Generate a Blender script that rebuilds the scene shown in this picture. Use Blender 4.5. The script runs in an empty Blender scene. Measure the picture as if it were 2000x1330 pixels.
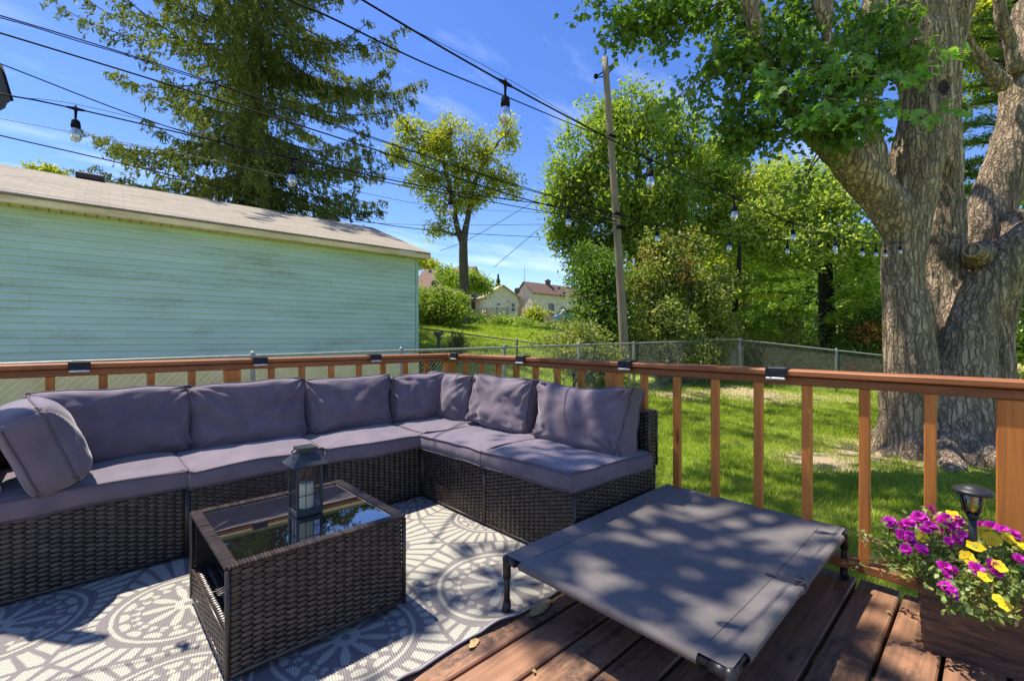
import bpy, math, random
import numpy as np
from mathutils import Vector, Matrix

# ------------------------------------------------------------------ camera, world, sun, exposure
S = bpy.context.scene
rng = np.random.default_rng(7)
random.seed(7)
F, YH = 894.0, 663.0                       # focal length and horizon row in photo pixels (2000 wide)
CAM = np.array([-2.512, -3.497, 1.09])
YAW = math.radians(43.26)
FW = np.array([math.sin(YAW), math.cos(YAW), 0.0])
RT = np.array([FW[1], -FW[0], 0.0])
cd = bpy.data.cameras.new('camera')
cam = bpy.data.objects.new('camera', cd)
S.collection.objects.link(cam)
cam.location = CAM
cam.rotation_euler = (math.pi / 2, 0, -YAW)
cd.sensor_width = 36.0
cd.lens = 36.0 * F / 2000.0
cd.shift_y = -0.001
cd.clip_start, cd.clip_end = 0.05, 2000
S.camera = cam
SUNV = Vector((-0.14, 0.42, 1.0)).normalized()
SUN_EL = math.asin(SUNV.z)
SUN_AZ = math.atan2(SUNV.x, SUNV.y)        # clockwise from +Y is positive x
w = bpy.data.worlds.new('World')
S.world = w
w.use_nodes = True
nt = w.node_tree
nt.nodes.clear()
def wn(t, **k):
    n = nt.nodes.new(t)
    for a, b in k.items(): setattr(n, a, b)
    return n
sky = wn('ShaderNodeTexSky', sky_type='NISHITA')
sky.sun_disc = False
sky.sun_elevation = SUN_EL
sky.sun_rotation = SUN_AZ
sky.altitude = 200
sky.air_density, sky.dust_density, sky.ozone_density = 1.0, 0.25, 2.0
hs = wn('ShaderNodeHueSaturation')
hs.inputs['Hue'].default_value = 0.517
hs.inputs['Saturation'].default_value = 1.28
hs.inputs['Value'].default_value = 0.90
nt.links.new(sky.outputs[0], hs.inputs['Color'])
tc = wn('ShaderNodeTexCoord')
sp = wn('ShaderNodeSeparateXYZ')
nt.links.new(tc.outputs['Generated'], sp.inputs[0])
az = wn('ShaderNodeMath', operation='ADD'); az.inputs[1].default_value = 0.12
nt.links.new(sp.outputs[2], az.inputs[0])
def wdiv(i):
    d = wn('ShaderNodeMath', operation='DIVIDE')
    nt.links.new(sp.outputs[i], d.inputs[0]); nt.links.new(az.outputs[0], d.inputs[1])
    return d.outputs[0]
cb = wn('ShaderNodeCombineXYZ')
nt.links.new(wdiv(0), cb.inputs[0]); nt.links.new(wdiv(1), cb.inputs[1])
mp = wn('ShaderNodeMapping')
mp.inputs['Rotation'].default_value = (0, 0, 0.5)
mp.inputs['Scale'].default_value = (0.55, 1.5, 1)
mp.inputs['Location'].default_value = (3.1, 0.4, 0)
nt.links.new(cb.outputs[0], mp.inputs[0])
nz = wn('ShaderNodeTexNoise'); nz.inputs['Scale'].default_value = 1.1
nz.inputs['Detail'].default_value = 6; nz.inputs['Roughness'].default_value = 0.55
nt.links.new(mp.outputs[0], nz.inputs['Vector'])
cr = wn('ShaderNodeMapRange'); cr.inputs[1].default_value = 0.53; cr.inputs[2].default_value = 0.82
cr.inputs[4].default_value = 0.55
nt.links.new(nz.outputs[0], cr.inputs[0])
mx = wn('ShaderNodeMixRGB'); mx.inputs[2].default_value = (7.6, 8.2, 9.4, 1)
nt.links.new(cr.outputs[0], mx.inputs[0]); nt.links.new(hs.outputs[0], mx.inputs[1])
bg = wn('ShaderNodeBackground'); bg.inputs[1].default_value = 0.125
nt.links.new(mx.outputs[0], bg.inputs[0])
wo = wn('ShaderNodeOutputWorld'); nt.links.new(bg.outputs[0], wo.inputs[0])
sl = bpy.data.lights.new('sun', 'SUN')
sl.energy = 4.6
sl.angle = math.radians(0.55)
sl.color = (1.0, 0.92, 0.78)
sun = bpy.data.objects.new('sun', sl)
sun.rotation_euler = SUNV.to_track_quat('Z', 'Y').to_euler()
sun.location = (-6, 12, 30)
S.collection.objects.link(sun)
S.view_settings.view_transform = 'Standard'
S.view_settings.look = 'None'
S.view_settings.gamma = 1
S.view_settings.exposure = 0.95
S.cycles.max_bounces = 10
S.cycles.diffuse_bounces = 4
S.cycles.caustics_reflective = False
S.cycles.caustics_refractive = False
S.cycles.sample_clamp_indirect = 6

# ------------------------------------------------------------------ helpers
COL = S.collection
def at(x, y, d):
    """world point seen at photo pixel (x, y), d metres along the view axis"""
    return CAM + d * (FW + (x - 1000) / F * RT + np.array([0, 0, (YH - y) / F]))
def atz(x, y, z):
    return at(x, y, (CAM[2] - z) * F / (y - YH))

def hash3(ix, iy, iz, seed):
    h = (ix * 374761393 + iy * 668265263 + iz * 2147483647 + seed * 1274126177) & 0xFFFFFFFF
    h = ((h ^ (h >> 13)) * 1274126177) & 0xFFFFFFFF
    return ((h ^ (h >> 16)) & 0xFFFF) / 32767.5 - 1.0
def vnoise(p, seed=0):
    p = np.asarray(p, float)
    i = np.floor(p).astype(np.int64); f = p - i
    f = f * f * (3 - 2 * f)
    r = 0
    for dx in (0, 1):
        for dy in (0, 1):
            for dz in (0, 1):
                wgt = (f[:, 0] if dx else 1 - f[:, 0]) * (f[:, 1] if dy else 1 - f[:, 1]) * (f[:, 2] if dz else 1 - f[:, 2])
                r = r + wgt * hash3(i[:, 0] + dx, i[:, 1] + dy, i[:, 2] + dz, seed)
    return r
def fbm(p, seed=0, o=3):
    r, a = 0, 1.0
    p = np.asarray(p, float)
    for k in range(o):
        r = r + a * vnoise(p, seed + k * 17); p = p * 2.03; a *= 0.5
    return r

class MB:
    """collects shapes; build() links them as ONE mesh object"""
    def __init__(s): s.V = []; s.Fc = []; s.n = 0
    def add(s, V, Fa):
        V = np.asarray(V, float).reshape(-1, 3)
        if isinstance(Fa, np.ndarray): Fa = [Fa]
        for f in Fa: s.Fc.append(np.asarray(f, np.int64) + s.n)
        s.V.append(V); s.n += len(V)
    def box(s, c, size, R=None, b=0.003):
        c = np.asarray(c, float); h = np.asarray(size, float) / 2
        b = min(b, 0.45 * h.min() * 2)
        V = []; idx = {}
        for sx in (-1, 1):
            for sy in (-1, 1):
                for sz in (-1, 1):
                    sg = np.array([sx, sy, sz])
                    for a in range(3):
                        q = sg * (h - b); q[a] = sg[a] * h[a]
                        idx[(sx, sy, sz, a)] = len(V); V.append(q)
        Q = []; T = []
        for a in range(3):
            u, v = (a + 1) % 3, (a + 2) % 3
            for sg in (-1, 1):
                l = []
                for su, sv in ((-1, -1), (1, -1), (1, 1), (-1, 1)):
                    k = [0, 0, 0]; k[a] = sg; k[u] = su; k[v] = sv
                    l.append(idx[(*k, a)])
                Q.append(l if sg > 0 else l[::-1])
            for su in (-1, 1):
                for sv in (-1, 1):
                    k0 = [0, 0, 0]; k0[a] = -1; k0[u] = su; k0[v] = sv
                    k1 = list(k0); k1[a] = 1
                    l = [idx[(*k0, u)], idx[(*k1, u)], idx[(*k1, v)], idx[(*k0, v)]]
                    Q.append(l if su * sv < 0 else l[::-1])
        for sx in (-1, 1):
            for sy in (-1, 1):
                for sz in (-1, 1):
                    l = [idx[(sx, sy, sz, a)] for a in range(3)]
                    T.append(l if sx * sy * sz > 0 else l[::-1])
        V = np.array(V)
        if R is not None: V = V @ np.asarray(R).T
        s.add(V + c, [np.array(Q), np.array(T)])
    def tube(s, pts, r, n=8, cap=True, squash=None):
        P = np.asarray(pts, float); m = len(P)
        r = np.broadcast_to(np.asarray(r, float), (m,))
        T = np.gradient(P, axis=0); T /= np.linalg.norm(T, axis=1)[:, None] + 1e-12
        a = np.array([0, 0, 1.0]) if abs(T[0][2]) < 0.9 else np.array([1.0, 0, 0])
        U = np.cross(T[0], a); U /= np.linalg.norm(U)
        V = []; th = np.linspace(0, 2 * math.pi, n, endpoint=False)
        for k in range(m):
            U = U - T[k] * (U @ T[k]); U /= np.linalg.norm(U) + 1e-12
            W = np.cross(T[k], U)
            V.append(P[k] + r[k] * (np.cos(th)[:, None] * U + np.sin(th)[:, None] * W))
        V = np.concatenate(V)
        i = np.arange(m - 1)[:, None] * n; j = np.arange(n)[None]; j2 = (j + 1) % n
        Q = np.stack([i + j, i + j2, i + n + j2, i + n + j], -1).reshape(-1, 4)
        fs = [Q]
        if cap:
            fs.append(np.arange(n)[None, ::-1]); fs.append((np.arange(n) + (m - 1) * n)[None])
        s.add(V, fs)
    def lathe(s, prof, c=(0, 0, 0), n=20, axis=None):
        """prof: list of (radius, height)"""
        prof = np.array(prof, float); m = len(prof)
        th = np.linspace(0, 2 * math.pi, n, endpoint=False)
        V = np.stack([prof[:, 0, None] * np.cos(th), prof[:, 0, None] * np.sin(th), np.repeat(prof[:, 1, None], n, 1)], -1).reshape(-1, 3)
        i = np.arange(m - 1)[:, None] * n; j = np.arange(n)[None]; j2 = (j + 1) % n
        Q = np.stack([i + j, i + j2, i + n + j2, i + n + j], -1).reshape(-1, 4)
        if axis is not None: V = V @ np.asarray(axis).T
        s.add(V + np.asarray(c), Q)
    def poly(s, pts): 
        s.add(pts, np.arange(len(pts))[None])
    def grid(s, G):
        """G: (a, b, 3) array of points"""
        a, b = G.shape[:2]
        i = np.arange(a - 1)[:, None] * b; j = np.arange(b - 1)[None]
        Q = np.stack([i + j, i + j + 1, i + b + j + 1, i + b + j], -1).reshape(-1, 4)
        s.add(G.reshape(-1, 3), Q)
    def prism(s, poly, dvec):
        """flat polygon extruded by dvec"""
        P = np.asarray(poly, float); n = len(P); d = np.asarray(dvec, float)
        j = np.arange(n); j2 = (j + 1) % n
        s.add(np.concatenate([P, P + d]), [np.arange(n)[None, ::-1], (np.arange(n) + n)[None], np.stack([j, j2, j2 + n, j + n], -1)])
    def build(s, name, mat, parent=None, smooth=False, **attrs):
        V = np.concatenate(s.V).astype(np.float32)
        return mesh(name, V, s.Fc, mat, parent, smooth, attrs)

def mesh(name, V, Fc, mat, parent=None, smooth=False, attrs=None):
    me = bpy.data.meshes.new(name)
    me.vertices.add(len(V)); me.vertices.foreach_set('co', np.asarray(V, np.float32).ravel())
    tot = np.concatenate([np.full(len(f), f.shape[1], np.int32) for f in Fc])
    loops = np.concatenate([f.ravel() for f in Fc]).astype(np.int32)
    me.loops.add(len(loops)); me.loops.foreach_set('vertex_index', loops)
    me.polygons.add(len(tot))
    st = np.concatenate([[0], np.cumsum(tot)[:-1]]).astype(np.int32)
    me.polygons.foreach_set('loop_start', st)
    me.polygons.foreach_set('use_smooth', np.full(len(tot), bool(smooth)))
    for k, a in (attrs or {}).items():
        a = np.asarray(a, np.float32)
        if a.ndim == 1:
            me.attributes.new(k, 'FLOAT', 'POINT').data.foreach_set('value', a)
        else:
            me.attributes.new(k, 'FLOAT_COLOR', 'POINT').data.foreach_set('color', np.c_[a, np.ones(len(a))].astype(np.float32).ravel())
    me.update(calc_edges=True)
    me.materials.append(mat)
    o = bpy.data.objects.new(name, me)
    COL.objects.link(o)
    if parent is not None: o.parent = parent
    return o
def thing(name, label, cat, loc=(0, 0, 0), group=None, rz=0):
    o = bpy.data.objects.new(name, None); COL.objects.link(o)
    o.empty_display_size = 0.1
    o.location = loc; o.rotation_euler = (0, 0, rz)
    o['label'] = label; o['category'] = cat
    if group: o['group'] = group
    return o
def tag(o, label, cat, group=None):
    o['label'] = label; o['category'] = cat
    if group: o['group'] = group
    return o
def struct(o, kind='structure'):
    o['kind'] = kind
    return o
def dup(root, loc=None, rz=None, label=None, group=None):
    r = root.copy(); COL.objects.link(r)
    if loc is not None: r.location = loc
    if rz is not None: r.rotation_euler = (0, 0, rz)
    if label: r['label'] = label
    if group: r['group'] = group
    for ch in list(root.children):
        c = ch.copy(); COL.objects.link(c); c.parent = r
        for g in ch.children:
            d = g.copy(); COL.objects.link(d); d.parent = c
    return r
def rotz(a):
    c, s_ = math.cos(a), math.sin(a)
    return np.array([[c, -s_, 0], [s_, c, 0], [0, 0, 1]])
def basis(x, y, z):
    return np.array([x, y, z], float).T
def spline(pts, n):
    """Catmull-Rom through rows of pts (any width)"""
    P = np.asarray(pts, float); m = len(P)
    if m == 2: 
        t = np.linspace(0, 1, n)[:, None]; return P[0] * (1 - t) + P[1] * t
    Q = np.concatenate([[2 * P[0] - P[1]], P, [2 * P[-1] - P[-2]]])
    t = np.linspace(0, m - 1 - 1e-9, n); i = t.astype(int); f = (t - i)[:, None]
    a, b, c, d = Q[i], Q[i + 1], Q[i + 2], Q[i + 3]
    return 0.5 * (2 * b + (c - a) * f + (2 * a - 5 * b + 4 * c - d) * f**2 + (3 * b - a - 3 * c + d) * f**3)
# ------------------------------------------------------------------ materials (all procedural)
class NT:
    def __init__(s, name):
        s.m = bpy.data.materials.new(name); s.m.use_nodes = True
        s.t = s.m.node_tree; s.t.nodes.clear()
        s.out = s.n('ShaderNodeOutputMaterial')
    def n(s, typ, **k):
        x = s.t.nodes.new(typ)
        for a, b in k.items(): setattr(x, a, b)
        return x
    def l(s, a, b): s.t.links.new(a, b)
    def setv(s, sock, v):
        if hasattr(v, 'is_linked') or isinstance(v, bpy.types.NodeSocket): s.l(v, sock)
        elif isinstance(v, (tuple, list)) and len(v) == 3 and len(sock.default_value) == 4: sock.default_value = (*v, 1)
        else: sock.default_value = v
    def coord(s, kind='Object', scale=(1, 1, 1), rot=(0, 0, 0)):
        c = s.n('ShaderNodeTexCoord'); mp = s.n('ShaderNodeMapping')
        s.l(c.outputs[kind], mp.inputs[0]); mp.inputs['Scale'].default_value = scale
        mp.inputs['Rotation'].default_value = rot
        return mp.outputs[0]
    def noise(s, vec, scale=5, detail=4, rough=0.55, dist=0):
        x = s.n('ShaderNodeTexNoise'); s.l(vec, x.inputs['Vector'])
        x.inputs['Scale'].default_value = scale; x.inputs['Detail'].default_value = detail
        x.inputs['Roughness'].default_value = rough; x.inputs['Distortion'].default_value = dist
        return x.outputs[0]
    def rng(s, v, a, b, c=0.0, d=1.0):
        x = s.n('ShaderNodeMapRange'); s.l(v, x.inputs[0])
        for i, q in enumerate((a, b, c, d)): x.inputs[i + 1].default_value = q
        return x.outputs[0]
    def mix(s, f, a, b, mode='MIX'):
        x = s.n('ShaderNodeMixRGB', blend_type=mode)
        s.setv(x.inputs[0], f); s.setv(x.inputs[1], a); s.setv(x.inputs[2], b)
        return x.outputs[0]
    def math(s, op, a, b=None):
        x = s.n('ShaderNodeMath', operation=op); s.setv(x.inputs[0], a)
        if b is not None: s.setv(x.inputs[1], b)
        return x.outputs[0]
    def bump(s, h, strength=0.5, dist=0.01, prev=None):
        x = s.n('ShaderNodeBump'); s.l(h, x.inputs['Height'])
        x.inputs['Strength'].default_value = strength; x.inputs['Distance'].default_value = dist
        if prev is not None: s.l(prev, x.inputs['Normal'])
        return x.outputs[0]
    def bsdf(s, col, rough=0.6, spec=0.5, normal=None, **k):
        b = s.n('ShaderNodeBsdfPrincipled')
        s.setv(b.inputs['Base Color'], col); s.setv(b.inputs['Roughness'], rough)
        b.inputs['Specular IOR Level'].default_value = spec
        if normal is not None: s.l(normal, b.inputs['Normal'])
        for a, v in k.items(): s.setv(b.inputs[a.replace('_', ' ')], v)
        s.l(b.outputs[0], s.out.inputs[0])
        return b
    def island(s): return s.n('ShaderNodeNewGeometry').outputs['Random Per Island']
    def objrand(s): return s.n('ShaderNodeObjectInfo').outputs['Random']

def pbr(name, c1, c2=None, scale=6, stretch=(1, 1, 1), rough=0.6, spec=0.4, bump=0.0, bdist=0.004, bscale=None,
        vary=0.0, ovary=0.0, lo=0.35, hi=0.65, **k):
    N = NT(name)
    vec = N.coord('Object', stretch)
    col = N.mix(N.rng(N.noise(vec, scale, 5), lo, hi), c1, c2) if c2 else c1
    if vary:
        col = N.mix(1.0, col, N.mix(N.island(), (1 - vary,) * 3, (1 + vary,) * 3), 'MULTIPLY')
    if ovary:
        col = N.mix(1.0, col, N.mix(N.objrand(), (1 - ovary,) * 3, (1 + ovary,) * 3), 'MULTIPLY')
    nm = None
    if bump: nm = N.bump(N.noise(vec, bscale or scale * 4, 4), bump, bdist)
    N.bsdf(col, rough, spec, nm, **k)
    return N.m

def wood(name, c1, c2, axis, dark=(0.03, 0.018, 0.012), worn=0.25, scale=1.0, vary=0.12, rough=0.55, bstr=0.5, stain=0.0):
    """stained timber, grain along axis, weather stains, knots"""
    N = NT(name)
    st = [26, 26, 26]; st[axis] = 1.6
    vec = N.coord('Object', tuple(q * scale for q in st))
    r = N.n('ShaderNodeCombineXYZ'); rr = N.math('MULTIPLY', N.island(), 37.0)
    for i in range(3): N.l(rr, r.inputs[i])
    va = N.n('ShaderNodeVectorMath', operation='ADD'); N.l(vec, va.inputs[0]); N.l(r.outputs[0], va.inputs[1])
    g = N.noise(va.outputs[0], 1.0, 6, 0.6, 1.2)
    col = N.mix(N.rng(g, 0.35, 0.68), c1, c2)
    big = N.noise(N.coord('Object', (1, 1, 1)), 3.2, 5, 0.6)
    col = N.mix(N.rng(big, 0.55, 0.75, 0, worn * 2), col, dark)
    if stain:
        ss = [5, 5, 5]; ss[axis] = 1.5
        s1 = N.noise(N.coord('Object', tuple(ss)), 1.3, 7, 0.68, 0.5); s2 = N.noise(N.coord('Object', (1, 1, 1)), 38, 5, 0.7)
        col = N.mix(N.math('MULTIPLY', N.rng(s1, 0.50, 0.60, 0, stain), N.rng(s2, 0.3, 0.55)), col, dark)
        s3 = N.noise(N.coord('Object', tuple(q * 0.8 for q in ss)), 1.7, 6, 0.65)
        col = N.mix(N.rng(s3, 0.57, 0.66, 0, stain * 0.5), col, (0.42, 0.30, 0.20))
    kv = N.n('ShaderNodeTexVoronoi'); kv.inputs['Scale'].default_value = 1.0
    ks = [9, 9, 9]; ks[axis] = 2.6
    vk = N.coord('Object', tuple(ks)); N.l(vk, kv.inputs['Vector'])
    col = N.mix(N.rng(kv.outputs['Distance'], 0.06, 0.16, 0.75, 0.0), col, dark)
    col = N.mix(1.0, col, N.mix(N.island(), (1 - vary,) * 3, (1 + vary,) * 3), 'MULTIPLY')
    col = N.mix(1.0, col, N.mix(N.objrand(), (1 - vary,) * 3, (1 + vary,) * 3), 'MULTIPLY')
    N.bsdf(col, N.rng(g, 0.3, 0.7, rough - 0.1, rough + 0.15), 0.35, N.bump(g, bstr, 0.003))
    return N.m

def leafmat(name, dark, mid, light, trans=0.42, nscale=0.7, rough=0.5, spec=0.35, yel=1.0):
    N = NT(name)
    ramp = N.n('ShaderNodeValToRGB')
    e = ramp.color_ramp.elements
    e[0].position, e[0].color = 0.0, (*dark, 1)
    e[1].position, e[1].color = 1.0, (*light, 1)
    q = e.new(0.5); q.color = (*mid, 1)
    big = N.noise(N.coord('Object'), nscale, 3)
    f = N.math('ADD', N.math('MULTIPLY', N.island(), 0.55), N.rng(big, 0.3, 0.7, -0.1, 0.5))
    N.l(f, ramp.inputs[0])
    col = ramp.outputs[0]
    b = N.bsdf(col, rough, spec)
    t = N.n('ShaderNodeBsdfTranslucent')
    N.l(N.mix(1.0, col, (1.25 * yel, 1.35, 0.55), 'MULTIPLY'), t.inputs[0])
    mxs = N.n('ShaderNodeMixShader'); mxs.inputs[0].default_value = trans
    N.l(b.outputs[0], mxs.inputs[1]); N.l(t.outputs[0], mxs.inputs[2]); N.l(mxs.outputs[0], N.out.inputs[0])
    return N.m

def bark(name, c1, c2, c3, st=(9, 9, 1.0), bstr=1.0, bdist=0.03):
    """interlacing vertical furrows and plates"""
    N = NT(name)
    wob = N.n('ShaderNodeTexNoise'); wob.inputs['Scale'].default_value = 2.2; wob.inputs['Detail'].default_value = 3
    N.l(N.coord('Object'), wob.inputs['Vector'])
    sc = N.n('ShaderNodeVectorMath', operation='SCALE'); N.l(wob.outputs[1], sc.inputs[0]); sc.inputs['Scale'].default_value = 1.3
    va = N.n('ShaderNodeVectorMath', operation='ADD'); N.l(N.coord('Object', st), va.inputs[0]); N.l(sc.outputs[0], va.inputs[1])
    n1 = N.noise(va.outputs[0], 1.0, 5, 0.55, 0.3)
    f1 = N.rng(N.math('ABSOLUTE', N.math('SUBTRACT', n1, 0.5)), 0.0, 0.085)
    n2 = N.noise(N.coord('Object', tuple(q * 2.6 for q in st)), 1.0, 4, 0.6, 0.8)
    f2 = N.rng(N.math('ABSOLUTE', N.math('SUBTRACT', n2, 0.5)), 0.0, 0.10)
    vp = N.n('ShaderNodeTexVoronoi', feature='DISTANCE_TO_EDGE'); vp.inputs['Scale'].default_value = 1.0
    wv = N.n('ShaderNodeTexNoise'); wv.inputs['Scale'].default_value = 9.0; wv.inputs['Detail'].default_value = 5; N.l(N.coord('Object'), wv.inputs['Vector'])
    ws = N.n('ShaderNodeVectorMath', operation='SCALE'); N.l(wv.outputs[1], ws.inputs[0]); ws.inputs['Scale'].default_value = 1.6
    wa = N.n('ShaderNodeVectorMath', operation='ADD'); N.l(N.coord('Object', (st[0] * 1.7, st[1] * 1.7, st[2] * 2.7)), wa.inputs[0]); N.l(ws.outputs[0], wa.inputs[1]); N.l(wa.outputs[0], vp.inputs['Vector'])
    pl_ = N.rng(vp.outputs['Distance'], 0.0, 0.16)
    ring = N.noise(N.coord('Object', (6, 6, 22)), 1.0, 4, 0.6)
    col = N.mix(N.rng(N.noise(N.coord('Object', tuple(q * 0.5 for q in st)), 1.3, 6, 0.65), 0.35, 0.65), c1, c2)
    big = N.noise(N.coord('Object', (1, 1, 0.5)), 1.6, 4)
    col = N.mix(N.rng(big, 0.50, 0.68, 0, 0.65), col, c3)
    dk = tuple(q * 0.27 for q in c1)
    col = N.mix(N.rng(f1, 0.0, 0.6, 0.8, 0.0), col, dk)
    
    col = N.mix(N.rng(pl_, 0.0, 0.8, 0.7, 0.0), col, dk)
    h = N.math('ADD', N.math('ADD', N.math('MULTIPLY', f1, 0.7), N.math('MULTIPLY', pl_, 0.8)), N.math('MULTIPLY', ring, 0.35))
    N.bsdf(col, 0.88, 0.2, N.bump(h, bstr, bdist))
    return N.m

M = {}
M['rail_x'] = wood('stained_rail_along_x', (0.35, 0.128, 0.048), (0.23, 0.080, 0.030), 0, worn=0.15, dark=(0.06, 0.025, 0.012), stain=0.25)
M['rail_y'] = wood('stained_rail_along_y', (0.37, 0.136, 0.050), (0.24, 0.084, 0.031), 1, worn=0.15, dark=(0.06, 0.025, 0.012), stain=0.25)
M['rail_z'] = wood('stained_rail_upright', (0.60, 0.215, 0.045), (0.44, 0.14, 0.028), 2, worn=0.08, dark=(0.08, 0.03, 0.012))
M['deck'] = wood('deck_boards', (0.40, 0.210, 0.120), (0.21, 0.108, 0.066), 0, dark=(0.045, 0.035, 0.032), worn=0.40, stain=0.8, vary=0.22, rough=0.5)
def fabric(name, c1, c2, weave=900, sheen=0.4):
    N = NT(name)
    vec = N.coord('Object')
    col = N.mix(N.rng(N.noise(vec, 7, 4), 0.35, 0.65), c1, c2)
    w1 = N.n('ShaderNodeTexWave', wave_type='BANDS', bands_direction='DIAGONAL'); w1.inputs['Scale'].default_value = weave / 6.28
    N.l(vec, w1.inputs['Vector'])
    h = N.math('ADD', N.math('MULTIPLY', w1.outputs['Fac'], 0.12), N.noise(vec, 26, 4))
    b = N.bsdf(col, 0.82, 0.25, N.bump(h, 0.25, 0.004))
    b.inputs['Sheen Weight'].default_value = sheen; b.inputs['Sheen Roughness'].default_value = 0.4
    return N.m
M['cushion'] = fabric('grey_purple_cushion_fabric', (0.165, 0.132, 0.162), (0.128, 0.102, 0.130))
M['piping'] = pbr('cushion_piping', (0.095, 0.076, 0.10), rough=0.8)
M['wicker'] = pbr('dark_brown_wicker', (0.031, 0.023, 0.020), (0.054, 0.037, 0.029), scale=40, rough=0.34, spec=0.5, vary=0.45, bump=0.2, bdist=0.001)
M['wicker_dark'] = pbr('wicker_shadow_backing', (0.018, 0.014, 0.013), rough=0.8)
M['black_plastic'] = pbr('black_plastic', (0.016, 0.016, 0.018), (0.024, 0.024, 0.026), scale=30, rough=0.42, spec=0.45)
M['black_metal'] = pbr('charcoal_painted_metal', (0.035, 0.042, 0.048), (0.026, 0.03, 0.036), scale=20, rough=0.42, spec=0.5)
M['cot'] = fabric('charcoal_mesh_fabric', (0.142, 0.128, 0.122), (0.112, 0.101, 0.098), weave=1500, sheen=0.25)
M['cot_seam'] = pbr('cot_stitching', (0.05, 0.05, 0.065), rough=0.8)
M['galv'] = pbr('galvanised_steel', (0.30, 0.31, 0.28), (0.21, 0.22, 0.20), scale=12, rough=0.45, spec=0.6)
M['wire'] = pbr('galvanised_wire', (0.42, 0.42, 0.37), rough=0.5, spec=0.5)
M['cable'] = pbr('black_cable', (0.010, 0.010, 0.012), rough=0.8, spec=0.15)
M['cable_grey'] = pbr('weathered_grey_cable', (0.12, 0.12, 0.12), rough=0.6)
M['white_paint'] = pbr('white_paint', (0.74, 0.74, 0.70), (0.62, 0.62, 0.58), scale=5, rough=0.55)
M['cream'] = pbr('cream_siding', (0.74, 0.62, 0.46), (0.66, 0.55, 0.41), scale=3, rough=0.7)
M['beige'] = pbr('beige_wall', (0.70, 0.58, 0.47), (0.61, 0.50, 0.41), scale=2, rough=0.75)
M['roof_brown'] = pbr('brown_shingle', (0.19, 0.115, 0.085), (0.13, 0.078, 0.06), scale=5, stretch=(1, 1, 4), rough=0.9, bump=0.4, bdist=0.02)
M['dark_window'] = pbr('dark_window_glass', (0.02, 0.024, 0.028), rough=0.08, spec=0.6)
M['brick'] = pbr('chimney_brick', (0.20, 0.10, 0.075), (0.13, 0.07, 0.055), scale=9, rough=0.9)
M['grey_wood'] = pbr('weathered_grey_timber', (0.24, 0.21, 0.175), (0.15, 0.13, 0.11), scale=4, stretch=(1, 1, 8), rough=0.85)
M['antenna'] = pbr('thin_steel', (0.3, 0.3, 0.3), rough=0.4)
M['dish'] = pbr('grey_dish', (0.10, 0.095, 0.09), rough=0.5)
M['soffit'] = pbr('cream_soffit', (0.70, 0.60, 0.26), (0.55, 0.47, 0.20), scale=6, rough=0.6)
M['fascia'] = pbr('cream_fascia', (0.80, 0.66, 0.40), (0.55, 0.44, 0.25), scale=3.5, stretch=(0.6, 4, 4), rough=0.6)
M['found'] = pbr('mossy_concrete', (0.90, 0.74, 0.38), (0.76, 0.62, 0.28), scale=4, rough=0.9, bump=0.4, bdist=0.01)
M['eave_dark'] = pbr('dark_brown_eave', (0.045, 0.035, 0.034), (0.03, 0.025, 0.025), scale=8, rough=0.6)
M['pole'] = pbr('weathered_pole_timber', (0.32, 0.26, 0.175), (0.20, 0.16, 0.11), scale=5, stretch=(8, 8, 0.5), rough=0.9, bump=0.5, bdist=0.01)
M['candle'] = pbr('ivory_candle', (0.80, 0.72, 0.52), rough=0.5, Subsurface_Weight=0.2)
M['soil'] = pbr('potting_soil', (0.03, 0.022, 0.016), (0.05, 0.035, 0.024), scale=30, rough=1)
M['dryleaf'] = pbr('dry_leaf', (0.52, 0.40, 0.17), (0.36, 0.24, 0.10), scale=20, rough=0.8)
M['petal_purple'] = leafmat('magenta_petals', (0.46, 0.014, 0.38), (0.60, 0.022, 0.50), (0.72, 0.06, 0.60), 0.25, yel=1.0)
M['petal_yellow'] = leafmat('yellow_petals', (0.78, 0.46, 0.008), (0.85, 0.58, 0.015), (0.88, 0.68, 0.05), 0.2)
M['flower_leaf'] = leafmat('succulent_leaves', (0.10, 0.16, 0.04), (0.22, 0.31, 0.08), (0.48, 0.34, 0.13), 0.35, 6, 0.4)
M['stem_red'] = pbr('reddish_stems', (0.16, 0.06, 0.04), (0.10, 0.08, 0.03), scale=20, rough=0.6)
M['lamp_warm'] = pbr('amber_filament', (0.75, 0.42, 0.06), rough=0.4)
def glass(name, tint=(1, 1, 1), rough=0.02, alpha=0.25, k=0.9):
    N = NT(name)
    g = N.n('ShaderNodeBsdfGlossy'); g.inputs['Roughness'].default_value = rough
    t = N.n('ShaderNodeBsdfTransparent'); t.inputs[0].default_value = (*tint, 1)
    fr = N.n('ShaderNodeFresnel'); fr.inputs[0].default_value = 1.5
    f = N.math('ADD', N.math('MULTIPLY', fr.outputs[0], k), alpha)
    mxs = N.n('ShaderNodeMixShader'); N.l(f, mxs.inputs[0])
    N.l(t.outputs[0], mxs.inputs[1]); N.l(g.outputs[0], mxs.inputs[2]); N.l(mxs.outputs[0], N.out.inputs[0])
    return N.m
M['bulb_glass'] = glass('clear_bulb_glass', (0.90, 0.92, 0.94), 0.22, 0.30)
M['pane'] = glass('lantern_glass', (0.97, 0.98, 1.0), 0.03, 0.0, 0.45)
M['cup_glass'] = glass('ribbed_cup_glass', (0.92, 0.94, 0.97), 0.12, 0.22)
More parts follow.
